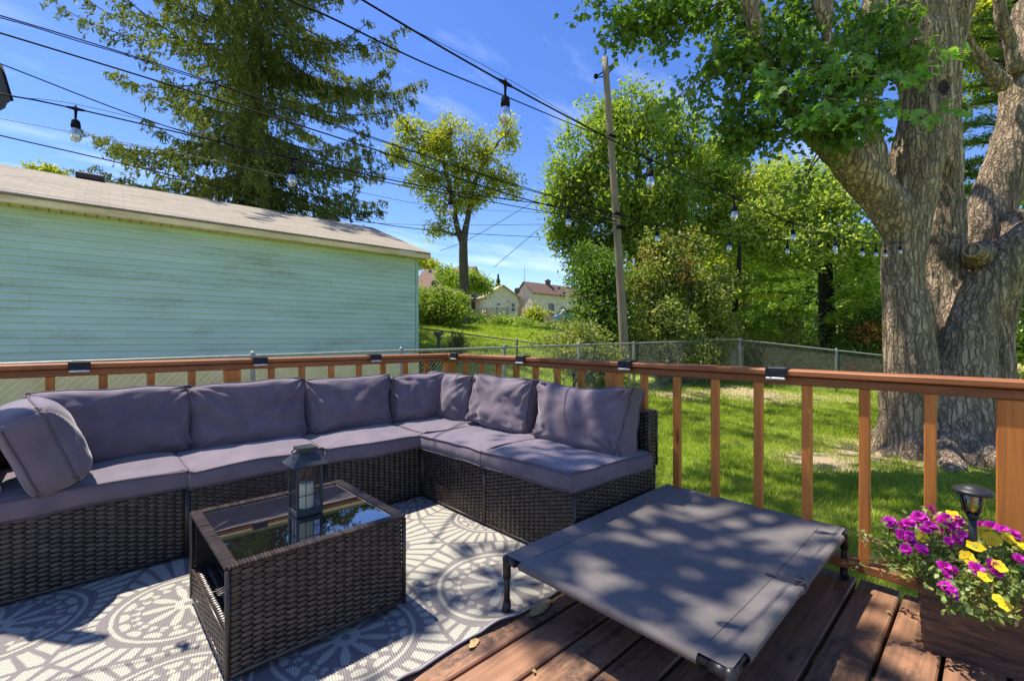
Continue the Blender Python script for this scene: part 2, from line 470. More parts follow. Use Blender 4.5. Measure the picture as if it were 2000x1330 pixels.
def table_glass():
    N = NT('smoked_table_glass')
    b = N.bsdf((0.006, 0.006, 0.007), 0.015, 0.9)
    b.inputs['IOR'].default_value = 1.75
    b.inputs['Coat Weight'].default_value = 1.0; b.inputs['Coat Roughness'].default_value = 0.01; b.inputs['Coat IOR'].default_value = 1.7
    return N.m
M['table_glass'] = table_glass()

def siding():
    N = NT('teal_siding')
    vec = N.coord('Object', (0.35, 1, 1))
    col = N.mix(N.rng(N.noise(vec, 3, 5), 0.35, 0.65), (0.43, 0.595, 0.545), (0.48, 0.645, 0.595))
    st = N.noise(N.coord('Object', (0.45, 1, 2.4)), 1.7, 7, 0.62)
    fine = N.noise(N.coord('Object', (4, 1, 22)), 6, 4, 0.6)
    dirt = N.math('MULTIPLY', N.rng(st, 0.5, 0.68), N.rng(fine, 0.38, 0.66))
    col = N.mix(N.math('MULTIPLY', dirt, 0.85), col, (0.24, 0.25, 0.13))
    col = N.mix(1.0, col, N.mix(N.island(), (0.94,) * 3, (1.05,) * 3), 'MULTIPLY')
    N.bsdf(col, 0.5, 0.35, N.bump(N.noise(N.coord('Object', (3, 1, 30)), 8, 3), 0.08, 0.003))
    return N.m
M['siding'] = siding()
def shingles():
    N = NT('tan_shingles')
    b = N.n('ShaderNodeTexBrick'); 
    b.inputs['Scale'].default_value = 1.0; b.inputs['Brick Width'].default_value = 0.28; b.inputs['Row Height'].default_value = 0.125
    b.inputs['Mortar Size'].default_value = 0.006; b.offset = 0.37
    b.inputs['Color1'].default_value = (0.30, 0.265, 0.22, 1); b.inputs['Color2'].default_value = (0.22, 0.195, 0.16, 1); b.inputs['Mortar'].default_value = (0.19, 0.16, 0.13, 1)
    c = N.n('ShaderNodeAttribute', attribute_name='rc'); N.l(c.outputs['Color'], b.inputs['Vector'])
    col = N.mix(N.rng(N.noise(N.coord(), 14, 5), 0.3, 0.7), b.outputs[0], N.mix(0.35, b.outputs[0], (0.40, 0.35, 0.29)))
    N.bsdf(col, 0.95, 0.2, N.bump(b.outputs[1], -0.6, 0.01))
    return N.m
M['shingles'] = shingles()
def lawn():
    N = NT('lawn_ground')
    vec = N.coord('Object')
    col = N.mix(N.rng(N.noise(vec, 2.2, 6), 0.35, 0.65), (0.20, 0.29, 0.036), (0.30, 0.39, 0.06))
    col = N.mix(N.rng(N.noise(vec, 34, 5, 0.7), 0.4, 0.7), col, (0.13, 0.20, 0.028))
    dry = N.n('ShaderNodeAttribute', attribute_name='bare')
    e = N.math('ADD', dry.outputs['Fac'], N.rng(N.noise(vec, 5, 6, 0.65), 0.3, 0.7, -0.5, 0.5))
    col = N.mix(N.rng(e, 0.35, 0.75), col, N.mix(N.noise(vec, 9, 5), (0.46, 0.36, 0.23), (0.30, 0.225, 0.14)))
    N.bsdf(col, 0.9, 0.2, N.bump(N.noise(vec, 40, 5, 0.7), 0.8, 0.03))
    return N.m
M['lawn'] = lawn()
M['grass'] = leafmat('grass_blades', (0.19, 0.25, 0.036), (0.32, 0.40, 0.055), (0.48, 0.50, 0.13), 0.5, 0.9, 0.6, 0.2)
M['bark_maple'] = bark('maple_bark', (0.51, 0.385, 0.27), (0.33, 0.245, 0.168), (0.36, 0.29, 0.15))
M['bark_grey'] = bark('grey_brown_bark', (0.24, 0.19, 0.14), (0.15, 0.115, 0.085), (0.17, 0.15, 0.09), (10, 10, 2), 0.7, 0.02)
M['bark_dark'] = bark('dark_bark', (0.045, 0.036, 0.028), (0.028, 0.022, 0.018), (0.04, 0.036, 0.02), (10, 10, 2), 0.7, 0.02)
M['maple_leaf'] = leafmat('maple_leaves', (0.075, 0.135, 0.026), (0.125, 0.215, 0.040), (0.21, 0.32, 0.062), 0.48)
M['leaf_bright'] = leafmat('bright_green_leaves', (0.135, 0.20, 0.030), (0.235, 0.32, 0.048), (0.37, 0.44, 0.085), 0.48)
M['leaf_yellow'] = leafmat('yellow_green_leaves', (0.20, 0.235, 0.03), (0.36, 0.375, 0.045), (0.52, 0.48, 0.08), 0.5)
M['leaf_dark'] = leafmat('dark_green_leaves', (0.054, 0.106, 0.013), (0.108, 0.188, 0.024), (0.189, 0.275, 0.042), 0.42)
M['leaf_olive'] = leafmat('olive_thicket_leaves', (0.13, 0.165, 0.04), (0.25, 0.29, 0.075), (0.44, 0.44, 0.17), 0.42)
M['leaf_rust'] = leafmat('rusty_dry_leaves', (0.20, 0.08, 0.02), (0.32, 0.14, 0.03), (0.40, 0.22, 0.06), 0.3)
M['spruce'] = leafmat('spruce_needles', (0.070, 0.098, 0.028), (0.140, 0.170, 0.042), (0.27, 0.28, 0.065), 0.36, 0.45, 0.6, 0.2)
M['pine'] = leafmat('pine_needles', (0.132, 0.230, 0.022), (0.252, 0.380, 0.039), (0.384, 0.517, 0.066), 0.4, 0.8)
M['ivy_wood'] = M['bark_dark']
M['grey_light'] = pbr('silvered_boards', (0.34, 0.31, 0.27), (0.22, 0.20, 0.17), scale=4, stretch=(6, 6, 0.8), rough=0.9, ovary=0.2)
M['rust'] = pbr('rusty_steel', (0.17, 0.12, 0.07), (0.24, 0.20, 0.13), scale=8, rough=0.7)
M['roof_tan'] = pbr('tan_house_shingle', (0.42, 0.35, 0.25), (0.33, 0.27, 0.19), scale=4, rough=0.9)
M['pink_boards'] = pbr('pinkish_boards', (0.48, 0.34, 0.26), (0.38, 0.27, 0.21), scale=4, rough=0.85, ovary=0.15)
M['car_blue'] = pbr('light_blue_paint', (0.10, 0.34, 0.58), rough=0.25, spec=0.6)
M['pine_dark'] = leafmat('dark_pine_needles', (0.04, 0.085, 0.015), (0.09, 0.155, 0.022), (0.20, 0.26, 0.04), 0.4, 0.8)
M['leaf_rusty_green'] = leafmat('rusty_green_weeds', (0.10, 0.07, 0.03), (0.14, 0.12, 0.04), (0.22, 0.16, 0.07), 0.3)
M['petal_pale'] = leafmat('pale_yellow_blooms', (0.65, 0.55, 0.2), (0.75, 0.66, 0.3), (0.8, 0.74, 0.45), 0.2)
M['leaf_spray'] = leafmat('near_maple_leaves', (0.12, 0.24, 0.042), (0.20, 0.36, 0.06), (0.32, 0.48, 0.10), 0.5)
M['leaf_light'] = leafmat('light_fresh_leaves', (0.19, 0.26, 0.05), (0.33, 0.42, 0.085), (0.50, 0.55, 0.16), 0.5)
M['leaf_mixed'] = leafmat('mixed_thicket_leaves', (0.12, 0.17, 0.03), (0.24, 0.29, 0.06), (0.50, 0.47, 0.20), 0.42, 1.6)
M['callus'] = pbr('pale_callus_wood', (0.30, 0.24, 0.18), (0.20, 0.16, 0.12), scale=12, rough=0.9)
# ------------------------------------------------------------------ the setting: terrain, grass, deck
def ground_h(x, y):
    x = np.asarray(x, float); y = np.asarray(y, float)
    yy = np.clip(y, 0, 2.6)
    h = -0.47 + 0.055 * yy + 0.012 * np.clip(x, 0, 14) * np.clip((y + 1.5) / 3.0, 0, 1)
    s1 = np.clip(y - 3.2, 0, 10.0); s2 = np.clip(y - 13.2, 0, 26)
    h = h + 0.205 * s1**2 / (s1 + 1.2) + 0.05 * s2
    return h
def gh(x, y): return float(ground_h(x, y))
def bare_f(x, y):
    b = np.zeros_like(x)
    for cx, cy, r, a in ((5.85, -2.75, 1.5, 0.95), (5.2, -2.2, 0.7, 0.9), (10.2, 0.9, 1.9, 0.9), (9.0, 1.6, 1.1, 0.8), (11.6, -0.6, 1.5, 0.7), (0.55, -2.6, 0.5, 0.75), (4.4, -1.9, 0.8, 0.95), (0.7, -1.2, 0.45, 0.7), (1.6, -3.1, 0.5, 0.65), (2.2, -0.9, 0.5, 0.5), (8.0, 1.9, 1.0, 0.9),
                         (0.5, -3.2, 0.55, 0.8), (2.6, -2.4, 0.6, 0.5), (1.2, -1.7, 0.5, 0.45), (4.0, -3.6, 1.0, 0.6), (-1.5, 3.8, 2.6, 1.05), (-4.5, 3.8, 2.6, 1.05), (0.6, 4.4, 1.3, 0.9), (-7.5, 3.8, 2.6, 1.0)):  # wide patches behind the deck added to bounce warm light onto the garage
        b = np.maximum(b, a * np.exp(-(((x - cx)**2 + (y - cy)**2) / r**2)))
    return b
gx = np.unique(np.concatenate([np.linspace(-90, -8, 28), np.linspace(-8, 17, 126), np.linspace(17, 45, 40), np.linspace(45, 220, 40)]))
gy = np.unique(np.concatenate([np.linspace(-60, -8, 20), np.linspace(-8, 14, 111), np.linspace(14, 45, 50), np.linspace(45, 260, 44)]))
GX, GY = np.meshgrid(gx, gy)
GZ = ground_h(GX, GY) + 0.018 * fbm(np.stack([GX.ravel() * 1.3, GY.ravel() * 1.3, 0 * GX.ravel()], -1), 3).reshape(GX.shape) * (np.abs(GX) < 40)
mb = MB(); mb.grid(np.stack([GX, GY, GZ], -1))
fx = mb.V[0]
lawn_o = struct(mb.build('lawn', M['lawn'], None, True, bare=bare_f(fx[:, 0], fx[:, 1])))
me = lawn_o.data
if me.polygons[0].normal.z < 0: me.flip_normals()

def blades(n, xy, lo, hi, wd, seed):
    r = np.random.default_rng(seed)
    keep = r.random(len(xy)) > 1.1 * bare_f(xy[:, 0], xy[:, 1])
    xy = xy[keep]; n = len(xy)
    z = ground_h(xy[:, 0], xy[:, 1])
    a = r.random(n) * 6.283; hgt = r.uniform(lo, hi, n); wv = wd * r.uniform(0.7, 1.3, n)
    B = np.c_[xy, z]
    sd = np.c_[np.cos(a), np.sin(a), 0 * a] * wv[:, None]
    ln = r.normal(0, 0.45, (n, 2)) * hgt[:, None]
    tip = B + np.c_[ln, hgt]
    V = np.stack([B - sd, B + sd, tip], 1).reshape(-1, 3)
    return V, np.arange(3 * n).reshape(-1, 3)
def view_scatter(n, d0, d1, x0, x1, seed):
    r = np.random.default_rng(seed)
    d = r.uniform(d0**0.6, d1**0.6, n)**(1 / 0.6)
    px = r.uniform(x0, x1, n)
    return (CAM[:2] + d[:, None] * (FW[:2] + ((px - 1000) / F)[:, None] * RT[:2]))
gb = MB()
xy = view_scatter(330000, 2.4, 14.5, 1080, 2080, 5)
xy = xy[(xy[:, 0] > 0.12) & (xy[:, 1] < 2.6) & ((xy[:, 0] - 6.1)**2 + (xy[:, 1] + 2.9)**2 > 0.75)]
far = np.hypot(xy[:, 0] - CAM[0], xy[:, 1] - CAM[1])
for a_, b_, wd, lo, hi in ((0, 5, 0.0035, 0.03, 0.075), (5, 9, 0.006, 0.03, 0.08), (9, 20, 0.009, 0.03, 0.085)):
    gb.add(*blades(0, xy[(far >= a_) & (far < b_)], lo, hi, wd, 11))
xy = view_scatter(90000, 5.5, 22, 790, 1230, 6)
xy = xy[(xy[:, 1] > 0.3)]
gb.add(*blades(0, xy, 0.04, 0.13, 0.010, 12))
xy = view_scatter(60000, 20, 50, 780, 1180, 8)
gb.add(*blades(0, xy[(xy[:, 1] > 8)], 0.06, 0.16, 0.018, 13))
struct(gb.build('lawn_grass', M['grass']), 'stuff')

mb = MB()
p = 0.154; y0 = -2.290
k0, k1 = -18, 15
r_ = np.random.default_rng(3)
for k in range(k0, k1 + 1):
    yc = y0 + p * k + p / 2
    cut = [-6.2] + sorted(r_.uniform(-5.5, -0.6, 1).tolist()) + [0.075 + r_.uniform(-0.012, 0.012)]
    if k == -2: cut = [-6.2, -0.83, 0.07]
    for a, b in zip(cut[:-1], cut[1:]):
        mb.box(((a + b) / 2, yc, -0.019 + r_.uniform(-0.0012, 0.0012)), (b - a - 0.004, p - 0.011 - r_.uniform(0, 0.003), 0.038), b=0.005)
for xx in np.arange(-6.0, 0.1, 0.41):
    mb.box((xx, -2.45, -0.13), (0.038, 5.0, 0.18))
mb.box((0.03, -2.45, -0.125), (0.036, 5.1, 0.17))
mb.box((-3.0, 0.085, -0.125), (6.0, 0.036, 0.17))
struct(mb.build('deck', M['deck']))

# ------------------------------------------------------------------ railings
def slope_box(mb, y0, y1, z_at, x0, x1, zlo, zhi, b=0.004):
    L = math.hypot(y1 - y0, z_at(y1) - z_at(y0)); ang = math.atan2(z_at(y1) - z_at(y0), y1 - y0)
    c, s_ = math.cos(ang), math.sin(ang)
    R = np.array([[1, 0, 0], [0, c, -s_], [0, s_, c]])
    mb.box(((x0 + x1) / 2, (y0 + y1) / 2, (z_at(y0) + z_at(y1)) / 2 + (zlo + zhi) / 2), (x1 - x0, abs(y1 - y0), zhi - zlo), R, b)
tz = lambda y: 0.0055 * y        # the side rail sags towards the camera
rr = thing('deck_railing', 'reddish stained timber railing along the right side of the deck, lawn behind it', 'railing', (0, 0, 0))
mb = MB(); slope_box(mb, 0.155, -1.764, tz, -0.022, 0.122, 0.928, 0.957, 0.005); slope_box(mb, -1.766, -4.4, tz, -0.022, 0.122, 0.928, 0.957, 0.005); mb.build('cap_board', M['rail_y'], rr)
mb = MB(); slope_box(mb, 0.028, -4.4, tz, 0, 0.089, 0.886, 0.924); mb.build('upper_rail', M['rail_y'], rr)
mb = MB(); mb.box((0.0445, -2.19, 0.077), (0.089, 4.43, 0.040), b=0.004); mb.build('bottom_rail', M['rail_y'], rr)
for i in range(1, 20):
    if i in (8, 16): continue
    ye = -0.218 * i - 0.055 * (i > 8) - 0.05 * (i > 16) + rng.uniform(-0.003, 0.003)
    mb = MB(); zt = 0.8855 + tz(ye)
    R = rotz(rng.uniform(-0.04, 0.04))
    mb.box((0.0205, ye + 0.019, (0.0975 + zt) / 2), (0.038, 0.038, zt - 0.0975), R, 0.0025); mb.build('baluster', M['rail_z'], rr)
for ya, zt in ((-1.806, 0.876), (-3.578, 0.866)):
    mb = MB(); mb.box((0.0445, ya + 0.043, zt / 2 - 0.2), (0.0905, 0.089, zt + 0.398), None, 0.004); mb.build('post', M['rail_z'], rr)
rb = thing('deck_railing', 'reddish stained timber railing along the back of the deck, behind the long sofa side', 'railing', (0, 0, 0))
mb = MB(); mb.box((-0.9055, 0.081, 0.9425), (1.755, 0.142, 0.029), b=0.005); mb.box((-3.65, 0.081, 0.9425), (3.73, 0.142, 0.029), b=0.005); mb.build('cap_board', M['rail_x'], rb)
mb = MB(); mb.box((-2.76, 0.0745, 0.905), (5.5, 0.089, 0.038), b=0.004); mb.build('upper_rail', M['rail_x'], rb)
mb = MB(); mb.box((-2.76, 0.0745, 0.077), (5.5, 0.089, 0.040), b=0.004); mb.build('bottom_rail', M['rail_x'], rb)
for xe in (-0.259, -0.472, -0.683, -0.895, -1.119, -1.338, -1.546, -2.015, -2.222, -2.439, -2.655, -2.872, -3.09, -3.307, -3.79, -4.0, -4.22, -4.44):
    mb = MB(); mb.box((xe + 0.019, 0.05, (0.0975 + 0.8855) / 2), (0.038, 0.038, 0.788), rotz(rng.uniform(-0.04, 0.04)), 0.0025); mb.build('baluster', M['rail_z'], rb)
for xa in (-1.809, -3.60):
    mb = MB(); mb.box((xa + 0.044, 0.0745, 0.24), (0.089, 0.0905, 1.288), None, 0.004); mb.build('post', M['rail_z'], rb)
mb = MB(); mb.box((0.034, 0.0745, 0.24), (0.087, 0.0905, 1.288), None, 0.004); mb.build('post', M['rail_z'], rb)

# solar lights clipped to the cap boards
M['lens'] = pbr('frosted_lens', (0.62, 0.64, 0.66), (0.3, 0.32, 0.34), scale=60, rough=0.25, spec=0.6, lo=0.45, hi=0.55)
M['solar_case'] = pbr('black_solar_case', (0.012, 0.014, 0.022), (0.022, 0.025, 0.034), scale=40, rough=0.6, spec=0.25)
def rail_light(label, loc, rz):
    t = thing('rail_light', label, 'solar light', loc, 'solar lights clipped along the railing cap', rz)
    mb = MB(); mb.box((0, 0.025, 0.006), (0.092, 0.075, 0.012), b=0.003)
    mb.box((0, -0.0155, -0.013), (0.092, 0.009, 0.046), b=0.003); mb.build('casing', M['solar_case'], t)
    mb = MB(); mb.box((0, -0.014, -0.0425), (0.086, 0.016, 0.012), b=0.003); mb.build('lens', M['lens'], t)
    mb = MB(); mb.box((0, 0.027, 0.0133), (0.06, 0.05, 0.002), b=0.0005); mb.build('solar_panel', M['solar_case'], t)
zc = 0.957
for lab, x in (('black solar light on the back rail directly above the left end cushion', -2.52), ('black solar light on the back rail in front of the middle of the teal wall', -1.61), ('black solar light on the back rail near the right corner of the teal wall', -0.752)):
    rail_light(lab, (x, 0.01 - 0.0, zc), 0)
for lab, y in (('black solar light at the corner where the two railings meet', -0.085), ('black solar light on the side rail nearest the corner one, lawn behind it', -0.953), ('black solar light on the side rail in front of the utility pole', -1.891), ('black solar light on the side rail closest to the camera, chain link fence behind it', -2.749)):
    rail_light(lab, (-0.022, y, zc + tz(y)), -math.pi / 2)
# ------------------------------------------------------------------ sofa modules
def weave(mb, org, u, v, w_, h_, amp=0.0058, pu=0.0372, row=0.0204):
    """real over-and-under strands on the rectangle org + s*u + t*v, outward = u x v: flat strands bulge over every
    second upright, neighbouring columns are offset by half a row"""
    org = np.asarray(org, float); u = np.asarray(u, float); v = np.asarray(v, float); nrm = np.cross(u, v)
    nc = max(1, int(round(w_ / pu))); pu = w_ / nc; nr = max(2, int(round(h_ / row))); row = h_ / nr
    a = np.linspace(-1, 1, 9); c = np.linspace(-1, 1, 6)
    A, B = np.meshgrid(a, c, indexing='ij')
    prof = np.cos(A * math.pi / 2 * 0.97)**0.55; hgt = 0.46 + 0.40 * np.cos(A * math.pi / 2)**0.6
    base_d = amp * (prof - 0.55) - 0.0022 * (1 - prof * 0.3) * np.abs(B)**2.5
    for k in range(nc):
        for r in range(-1, nr + 1):
            tc = (r + 0.5 + 0.5 * (k % 2)) * row + rng.uniform(-0.0006, 0.0006); sc = (k + 0.5) * pu
            T = tc + B * row * 0.5 * hgt + rng.uniform(-0.0008, 0.0008) * A
            if tc < -0.2 * row or tc > h_ + 0.2 * row: continue
            T = np.clip(T, 0, h_); D = base_d * rng.uniform(0.85, 1.1)
            G = org + (sc + A * pu * 0.53)[..., None] * u + T[..., None] * v + D[..., None] * nrm
            mb.grid(G)
def wicker_box(parent, name, x0, x1, y0, y1, z0, z1, sides, top=False):
    mb = MB()
    Z = (0, 0, 1)
    e = 0.006
    if 'f' in sides: weave(mb, (x0 + e, y0, z0), (1, 0, 0), Z, x1 - x0 - 2 * e, z1 - z0)
    if 'b' in sides: weave(mb, (x1 - e, y1, z0), (-1, 0, 0), Z, x1 - x0 - 2 * e, z1 - z0)
    if 'l' in sides: weave(mb, (x0, y1 - e, z0), (0, -1, 0), Z, y1 - y0 - 2 * e, z1 - z0)
    if 'r' in sides: weave(mb, (x1, y0 + e, z0), (0, 1, 0), Z, y1 - y0 - 2 * e, z1 - z0)
    if top: weave(mb, (x0, y0, z1), (1, 0, 0), (0, 1, 0), x1 - x0, y1 - y0)
    for x in (x0, x1):
        for y in (y0, y1): mb.tube([(x, y, z0 - 0.004), (x, y, z1 + 0.004)], 0.0075, 8)
    for z in (z0, z1):
        mb.tube([(x0, y0, z), (x1, y0, z), (x1, y1, z), (x0, y1, z), (x0, y0, z)], 0.006, 6)
    o = mb.build(name, M['wicker'], parent, True)
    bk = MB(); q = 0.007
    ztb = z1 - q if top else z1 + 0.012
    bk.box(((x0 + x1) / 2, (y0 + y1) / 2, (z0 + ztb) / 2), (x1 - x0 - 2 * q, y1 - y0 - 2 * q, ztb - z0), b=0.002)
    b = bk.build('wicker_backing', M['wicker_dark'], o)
    return o
BASE0, BASE1 = 0.022, 0.350
def sofa_module(label, x0, x1, y0, y1, sides, back, arm=None, endback=''):
    """world-aligned wicker seat; back: list of (x0,x1,y0,y1)"""
    t = thing('sofa_module', label, 'sofa section', ((x0 + x1) / 2, (y0 + y1) / 2, 0), 'wicker sections of the corner sofa')
    cx, cy = (x0 + x1) / 2, (y0 + y1) / 2
    wicker_box(t, 'seat_base', x0 - cx, x1 - cx, y0 - cy, y1 - cy, BASE0, BASE1, sides)
    for (a, b, c, d) in back:
        wicker_box(t, 'backrest_frame', a - cx, b - cx, c - cy, d - cy, BASE1 + 0.004, 0.668, 'fblr' if endback else 'fr', True)
    if arm:
        a, b, c, d = arm
        wicker_box(t, 'armrest', a - cx, b - cx, c - cy, d - cy, BASE0, 0.60, 'fblr', True)
    for fx in (x0 + 0.05, x1 - 0.05):
        for fy in (y0 + 0.05, y1 - 0.05):
            mb = MB(); mb.lathe([(0.0, 0.0), (0.018, 0.0), (0.02, 0.006), (0.016, BASE0)], (fx - cx, fy - cy, 0.008)); mb.build('foot', M['black_plastic'], t, True)
    return t
g = 0.003
sofa_module('wicker sofa section at the far left, with the armrest and the end cushion', -2.795, -2.130, -0.725, -0.025, 'fl', [(-2.795, -2.130 - g, -0.11, -0.03)], (-2.885, -2.800, -0.725, -0.025))
sofa_module('wicker sofa section behind the lantern, second from the left', -2.125, -1.462, -0.745, -0.03, 'f', [(-2.125, -1.465, -0.11, -0.03)])
sofa_module('wicker sofa section right of the lantern, against the inner corner', -1.457, -0.800, -0.765, -0.03, 'f', [(-1.457, -0.803, -0.11, -0.03)])
sofa_module('wicker corner section of the sofa, almost hidden below its seat cushion', -0.797, -0.055, -0.775, -0.03, '', [(-0.797, -0.140, -0.11, -0.03), (-0.135, -0.055, -0.775, -0.03)])
sofa_module('wicker sofa section on the right arm of the sofa, next to the corner', -0.800, -0.060, -1.440, -0.785, 'l', [(-0.125, -0.045, -1.440, -0.785)])
sofa_module('wicker sofa section at the near right end of the sofa, beside the dog cot', -0.800, -0.060, -2.112, -1.446, 'lf', [(-0.125, -0.035, -2.112, -1.446)], endback='y')

# ------------------------------------------------------------------ cushions
def cushion_geo(w_, h_, t_, puff=0.03, seed=0, nu=44, nv=36, pinch=0.02, wr=0.006, low=0.010, ear=0.0, backpuff=0.4, gather=0.0):
    s_ = np.linspace(-1, 1, nu); u = np.sin(s_ * math.pi / 2 * 0.92) / math.sin(math.pi / 2 * 0.92)
    s_ = np.linspace(-1, 1, nv); v = np.sin(s_ * math.pi / 2 * 0.92) / math.sin(math.pi / 2 * 0.92)
    U, Vv = np.meshgrid(u, v, indexing='ij')
    X = U * w_ / 2 * (1 - pinch * (1 - Vv**2)) ; Y = Vv * h_ / 2 * (1 - pinch * (1 - U**2))
    X = X * (1 + ear * (np.abs(U * Vv))**6); Y = Y * (1 + ear * 1.3 * (np.abs(U * Vv))**6)
    dome = (np.clip(1 - U**4, 0, 1) * np.clip(1 - Vv**4, 0, 1))**0.55
    Zf = t_ / 2 + puff * dome; Zb = -t_ / 2 - puff * backpuff * dome
    def disp(P, front):
        q = P.reshape(-1, 3)
        d = np.stack([fbm(q * 3.1 + 11 + k * 31, seed + k, 2) for k in range(3)], -1) * low
        n = fbm(q * np.array([7, 9, 7]) + 5, seed + 9, 3) * wr
        fold = np.zeros(len(q))
        for cx in (-1, 1):
            for cy in (-1, 1):
                rx = q[:, 0] - cx * w_ / 2; ry = q[:, 1] - cy * h_ / 2
                rd = np.hypot(rx, ry); th = np.arctan2(ry, rx)
                fold += np.exp(-rd / 0.13) * np.clip(rd / 0.02, 0, 1) * vnoise(np.stack([th * 6.0 + cx * 3 + seed, rd * 5, cy + 0 * rd], -1), seed + 4)
        eu = np.clip(w_ / 2 - np.abs(q[:, 0]), 0, None); fold += gather * np.exp(-eu / 0.07) * vnoise(np.stack([q[:, 1] * 26 + seed, q[:, 0] * 5, 0 * eu], -1), seed + 6)
        ins = np.minimum(1, 8 * np.minimum(w_ / 2 - np.abs(q[:, 0]), h_ / 2 - np.abs(q[:, 1])).clip(0))
        n = n * (0.35 + 0.65 * ins) + fold * wr * 1.9
        d[:, 2] += n * (1 if front else -0.5)
        return (q + d).reshape(P.shape)
    Pf = disp(np.stack([X, Y, Zf], -1), True); Pb = disp(np.stack([X, Y, Zb], -1), False)
    def rim(G): return np.concatenate([G[:, 0], G[-1, 1:], G[-2::-1, -1], G[0, -2:0:-1]])
    Rf, Rb = rim(Pf), rim(Pb)
    cen = np.zeros(3); out = Rf - Rf.mean(0); out[:, 2] = 0; out /= np.linalg.norm(out, axis=1)[:, None]
    band = []
    for q in np.linspace(0, 1, 6):
        pos = Rf * (1 - q) + Rb * q + out * (0.010 * math.sin(math.pi * q))
        wob = vnoise(pos * 24, seed + 40)[:, None] * out * 0.004 * math.sin(math.pi * q)
        band.append(pos + wob)
    band = np.stack(band, 1); band = np.concatenate([band, band[:1]])
    return Pf, Pb, band, Rf, Rb
def cushion(label, w_, h_, t_, mat4, kind='seat_cushion', cat='seat cushion', group=None, **k):
    Pf, Pb, band, Rf, Rb = cushion_geo(w_, h_, t_, **k)
    R = np.array(mat4.to_3x3()); loc = mat4.translation
    mb = MB(); mb.grid(Pf @ R.T); mb.grid(Pb[::-1] @ R.T); mb.grid(band[::-1] @ R.T)
    o = mb.build(kind, M['cushion'], None, True); o.location = loc
    # weld seams so the cushion shades as one body
    import bmesh
    bm = bmesh.new(); bm.from_mesh(o.data); bmesh.ops.remove_doubles(bm, verts=bm.verts, dist=0.0004); bmesh.ops.recalc_face_normals(bm, faces=bm.faces); bm.to_mesh(o.data); bm.free()
    tag(o, label, cat, group)
    for Rr in (Rf, Rb):
        c = Rr.mean(0); o2 = Rr - c; o2[:, 2] = 0; o2 /= np.linalg.norm(o2, axis=1)[:, None]
        pm = MB(); L = (Rr + o2 * 0.003); L = np.concatenate([L, L[:2]]) @ R.T
        pm.tube(L, 0.0038, 6, cap=False); pm.build('piping', M['piping'], o, True)
    return o
SEAT = 'flat seat cushions of the corner sofa'
BACK = 'loose back cushions leaning on the sofa'
def seatm(x, y): return Matrix.Translation((x, y, 0.397))
def seat(label, x0, x1, y0, y1, seed, z=0.0):
    return cushion(label, x1 - x0, y1 - y0, 0.088, seatm((x0 + x1) / 2, (y0 + y1) / 2) @ Matrix.Translation((0, 0, z)), group=SEAT, puff=0.014, seed=seed, pinch=-0.004, wr=0.006, low=0.010, backpuff=0.0)
seat('grey seat cushion at the far left, under the end cushion', -2.800, -2.133, -0.745, -0.115, 1)
seat('grey seat cushion directly behind the lantern roof', -2.128, -1.462, -0.765, -0.115, 2)
seat('grey seat cushion right of the lantern, left of the corner one', -1.457, -0.800, -0.785, -0.115, 3)
seat('grey seat cushion in the inner corner of the sofa', -0.795, -0.145, -0.775, -0.115, 4)
seat('grey seat cushion on the right arm of the sofa, next to the corner', -0.822, -0.130, -1.438, -0.785, 5)
seat('grey seat cushion at the near right end, its front corner over the wicker', -0.828, -0.128, -2.125, -1.446, 6, 0.004)
def lean(x, y, z, yaw, tilt, roll=0.0):
    """cushion whose front (+z local) faces local -Y turned by yaw, leaning back by tilt"""
    return Matrix.Translation((x, y, z)) @ Matrix.Rotation(yaw, 4, 'Z') @ Matrix.Rotation(math.pi / 2 - tilt, 4, 'X') @ Matrix.Rotation(roll, 4, 'Z')
def back(label, x, y, w_, yaw, tilt, seed, h=0.365, t=0.150, z=0.612, roll=0.0, **k):
    a = dict(puff=0.062, pinch=0.022, wr=0.017, low=0.026, ear=-0.015, gather=0.7); a.update(k)
    return cushion(label, w_, h, t, lean(x, y, z, yaw, math.radians(tilt), roll), 'back_cushion', 'back cushion', BACK, seed=seed, **a)
back('grey back cushion at the far left, half behind the end cushion', -2.37, -0.195, 0.66, 0, 10, 21, h=0.385, z=0.622)
back('grey back cushion straight behind the lantern, second from the left', -1.718, -0.20, 0.655, 0.02, 11, 22, h=0.375, z=0.618)
back('grey back cushion right of the lantern, third from the left on the back rail', -1.075, -0.21, 0.60, -0.03, 12, 23, h=0.36, z=0.614)
back('grey back cushion on the back rail right beside the sofa corner', -0.50, -0.215, 0.54, 0.04, 10, 24, h=0.38, z=0.62)
back('grey back cushion on the side rail right beside the sofa corner', -0.225, -0.345, 0.58, -math.pi / 2 + 0.02, 12, 25, h=0.37, z=0.615, roll=-0.03)
back('grey back cushion in the middle of the right arm of the sofa', -0.235, -1.02, 0.62, -math.pi / 2 - 0.02, 13, 26, h=0.37, z=0.612)
back('grey back cushion at the near right end of the sofa', -0.245, -1.735, 0.70, -math.pi / 2 - 0.03, 14, 27, h=0.365, z=0.607, ear=0.05)
cushion('grey boxed end cushion leaning on the left armrest, dark end face towards the camera', 0.53, 0.375, 0.125, lean(-2.665, -0.535, 0.618, math.pi / 2 + 0.10, math.radians(20)),
        'end_cushion', 'cushion', None, seed=31, puff=0.085, pinch=0.0, wr=0.007, low=0.014, ear=-0.11)

